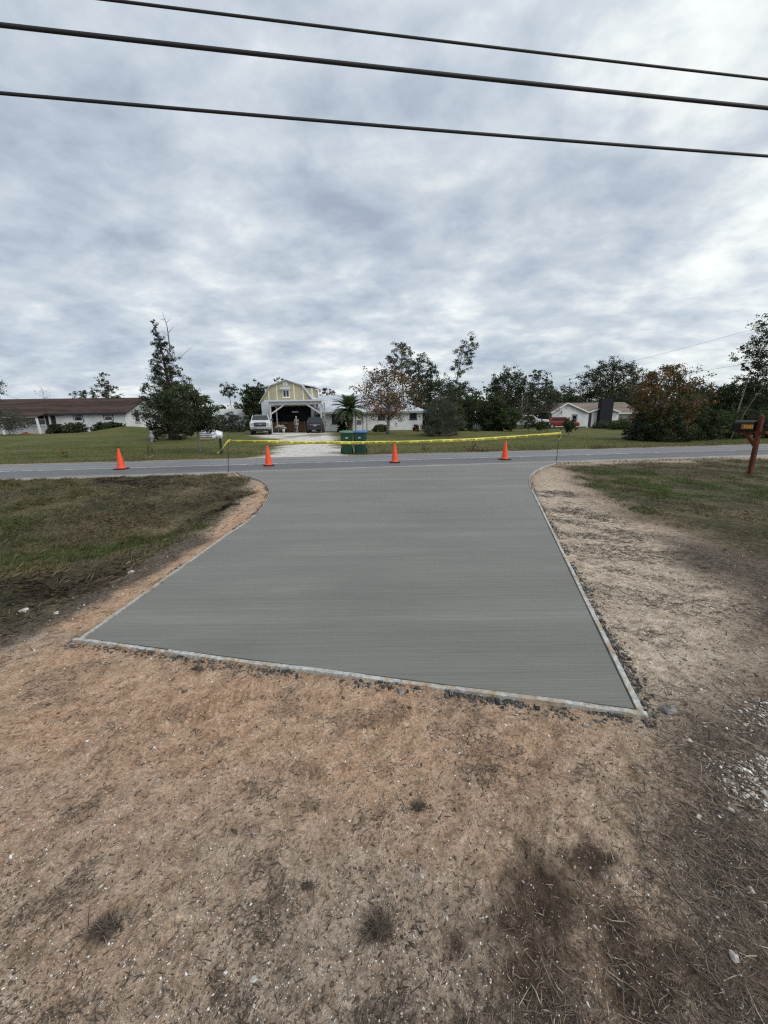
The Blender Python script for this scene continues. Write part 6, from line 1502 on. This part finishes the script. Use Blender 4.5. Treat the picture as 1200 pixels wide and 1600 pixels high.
# lawn ornament
lo = empty('lawn_ornament', base(233, 31)); ST = mat('grey_cast_stone', (0.26, 0.26, 0.27), 0.85, 0.15)
MB().lathe([(0.16, 0), (0.18, 0.06), (0.10, 0.10), (0.12, 0.22), (0.19, 0.36), (0.17, 0.50), (0.09, 0.60), (0.08, 0.66), (0.11, 0.74), (0.10, 0.82), (0.03, 0.87)], n=14).build('figure', ST, lo, True)
MB().blob((0.28, -0.05, 0.10), (0.20, 0.14, 0.12), 5, 0.5, 2).build('planter', mat('dark_brown_pot', (0.06, 0.045, 0.035), 0.8), lo)
tag(lo, 'small grey figure ornament on the lawn beside the cedar', 'ornament')
# things by the long house
tb_ = empty('patio_table', base(66, 42.6)); WI = mat('white_iron', (0.5, 0.5, 0.5), 0.5)
MB().lathe([(0.44, 0.70), (0.45, 0.715), (0.44, 0.73)], n=20).build('table_top', WI, tb_)
for k in range(4):
    a = k * math.pi / 2 + 0.4; MB().tube([(math.cos(a) * 0.12, math.sin(a) * 0.12, 0.70), (math.cos(a) * 0.10, math.sin(a) * 0.10, 0.35), (math.cos(a) * 0.32, math.sin(a) * 0.32, 0.0)], 0.016, 6).build('leg', WI, tb_)
tag(tb_, 'little white iron table on the porch of the long house', 'table')
pl_ = empty('brick_pile', base(36.5, 42.0)); BR = mat('orange_brick', (0.34, 0.16, 0.09), 0.85, 0.2, 8)
rb = random.Random(4)
for k in range(26):
    lv = k // 11; r_ = 0.42 - 0.15 * lv
    b4 = MB().box(-0.11, 0.11, -0.055, 0.055, 0, 0.065).build('brick', BR, pl_); b4.location = (rb.uniform(-r_, r_), rb.uniform(-r_ * 0.7, r_ * 0.7), 0.02 + lv * 0.075 + rb.uniform(0, 0.02)); b4.rotation_euler = (rb.uniform(-0.3, 0.3), rb.uniform(-0.3, 0.3), rb.uniform(0, 3))
tag(pl_, 'little heap of orange bricks at the porch post of the long house', 'brick pile')
# under the carport
def at_car(px, Y): return base(px, Y)
BONE = mat('bone_white', (0.80, 0.78, 0.72), 0.6, 0.1)
sk_ = empty('skeleton_figure', base(463, 47.6)); 
def bone(a, c_, r_, nm): MB().tube([a, Vector(a).lerp(Vector(c_), 0.12), Vector(a).lerp(Vector(c_), 0.88), c_], [r_ * 1.5, r_, r_, r_ * 1.4], 7).build(nm, BONE, sk_, True)
MB().blob((0, 0, 1.78), (0.105, 0.12, 0.14), 3, 0.12, 2).build('skull', BONE, sk_, True)
MB().box(-0.055, 0.055, -0.11, 0.0, 1.60, 1.67).build('jaw', BONE, sk_)
bone((0, 0, 0.98), (0, 0, 1.62), 0.028, 'spine')
for k in range(6):
    z_ = 1.50 - 0.065 * k; w_ = 0.17 - 0.012 * abs(k - 2)
    MB().tube([(math.cos(t) * w_, math.sin(t) * w_ * 0.65, z_ - 0.03 * math.sin(t)) for t in np.linspace(0.3 - math.pi / 2 + math.pi / 2, 2 * math.pi + 0.3, 13)], 0.013, 5, False).build('rib', BONE, sk_)
bone((-0.20, 0, 1.54), (0.20, 0, 1.54), 0.018, 'collar_bone')
MB().blob((0, 0, 0.96), (0.16, 0.09, 0.09), 8, 0.4, 2).build('pelvis', BONE, sk_)
for s in (-1, 1):
    bone((s * 0.20, 0, 1.53), (s * 0.27, -0.02, 1.24), 0.022, 'upper_arm'); bone((s * 0.27, -0.02, 1.24), (s * 0.25, -0.12, 0.98), 0.018, 'forearm'); MB().blob((s * 0.25, -0.14, 0.92), (0.03, 0.03, 0.06), 4, 0.3, 1).build('hand', BONE, sk_)
    bone((s * 0.09, 0, 0.93), (s * 0.10, -0.02, 0.50), 0.028, 'thigh_bone'); bone((s * 0.10, -0.02, 0.50), (s * 0.10, 0, 0.07), 0.023, 'shin_bone'); MB().box(s * 0.10 - 0.035, s * 0.10 + 0.035, -0.18, 0.05, 0.0, 0.06).build('foot', BONE, sk_)
tag(sk_, 'white life-size skeleton decoration standing in the carport', 'skeleton')
ca = empty('yard_cart', base(436.5, 46.6), 0.1)
MB().box(-0.75, 0.75, -0.4, 0.4, 0.38, 0.46).build('bed', mat('cart_grey', (0.12, 0.12, 0.12), 0.6), ca)
for s in (-1, 1):
    for y_ in (-0.42, 0.42): MB().tube([(s * 0.5, y_ - 0.05, 0.22), (s * 0.5, y_ + 0.05, 0.22)], 0.22, 14).build('wheel', TYRE, ca)
MB().tube([(-0.75, 0, 0.42), (-1.15, 0, 0.7), (-1.3, 0, 0.95)], 0.025, 6).build('handle', DARK, ca)
tag(ca, 'low grey yard cart in the left half of the carport', 'cart')
bd = MB().blob((0, 0, 0), (0.55, 0.36, 0.24), 33, 0.5, 3).build('canvas_bundle', mat('tan_canvas', (0.36, 0.31, 0.24), 0.85, 0.15), None, True); bd.location = base(438, 46.6) + Vector((0, 0, 0.62)); tag(bd, 'tan canvas bundle lying on the yard cart', 'bundle')
gb = empty('barbecue_grill', base(446, 46.9))
MB().lathe([(0.05, 0.78), (0.22, 0.84), (0.29, 0.98), (0.29, 1.02), (0.24, 1.16), (0.10, 1.25), (0.02, 1.27)], n=16).build('kettle', DARK, gb, True)
for k in range(3):
    a = k * 2.094 + 0.5; MB().tube([(math.cos(a) * 0.14, math.sin(a) * 0.14, 0.85), (math.cos(a) * 0.30, math.sin(a) * 0.30, 0.0)], 0.018, 6).build('leg', DARK, gb)
MB().box(-0.25, 0.25, -0.2, 0.2, 0.28, 0.31).build('shelf', DARK, gb)
tag(gb, 'black kettle barbecue beside the canvas bundle in the carport', 'barbecue')
bk = empty('white_bucket', base(442, 46.0)); MB().lathe([(0.13, 0), (0.15, 0.38), (0.155, 0.40), (0.14, 0.40)], n=14).build('pail', WHITE_TRIM, bk, True); MB().tube([(0.15 * math.cos(t), 0, 0.40 - 0.13 * math.sin(t)) for t in np.linspace(0, math.pi, 9)], 0.006, 5).build('bail', CHROME, bk)
tag(bk, 'white bucket on the floor beside the kettle barbecue', 'bucket')
sg = base(462, 48.9); sgn = MB().box(-0.40, 0.40, -0.015, 0.015, -0.09, 0.09).build('hanging_sign', mat('sign_white', (0.55, 0.55, 0.53), 0.6, 0.3, 12), None); sgn.location = (sg.x, sg.y, at(462, 643.5, 48.9).z)
tag(sgn, 'small white sign board hanging in the dark of the carport', 'sign')
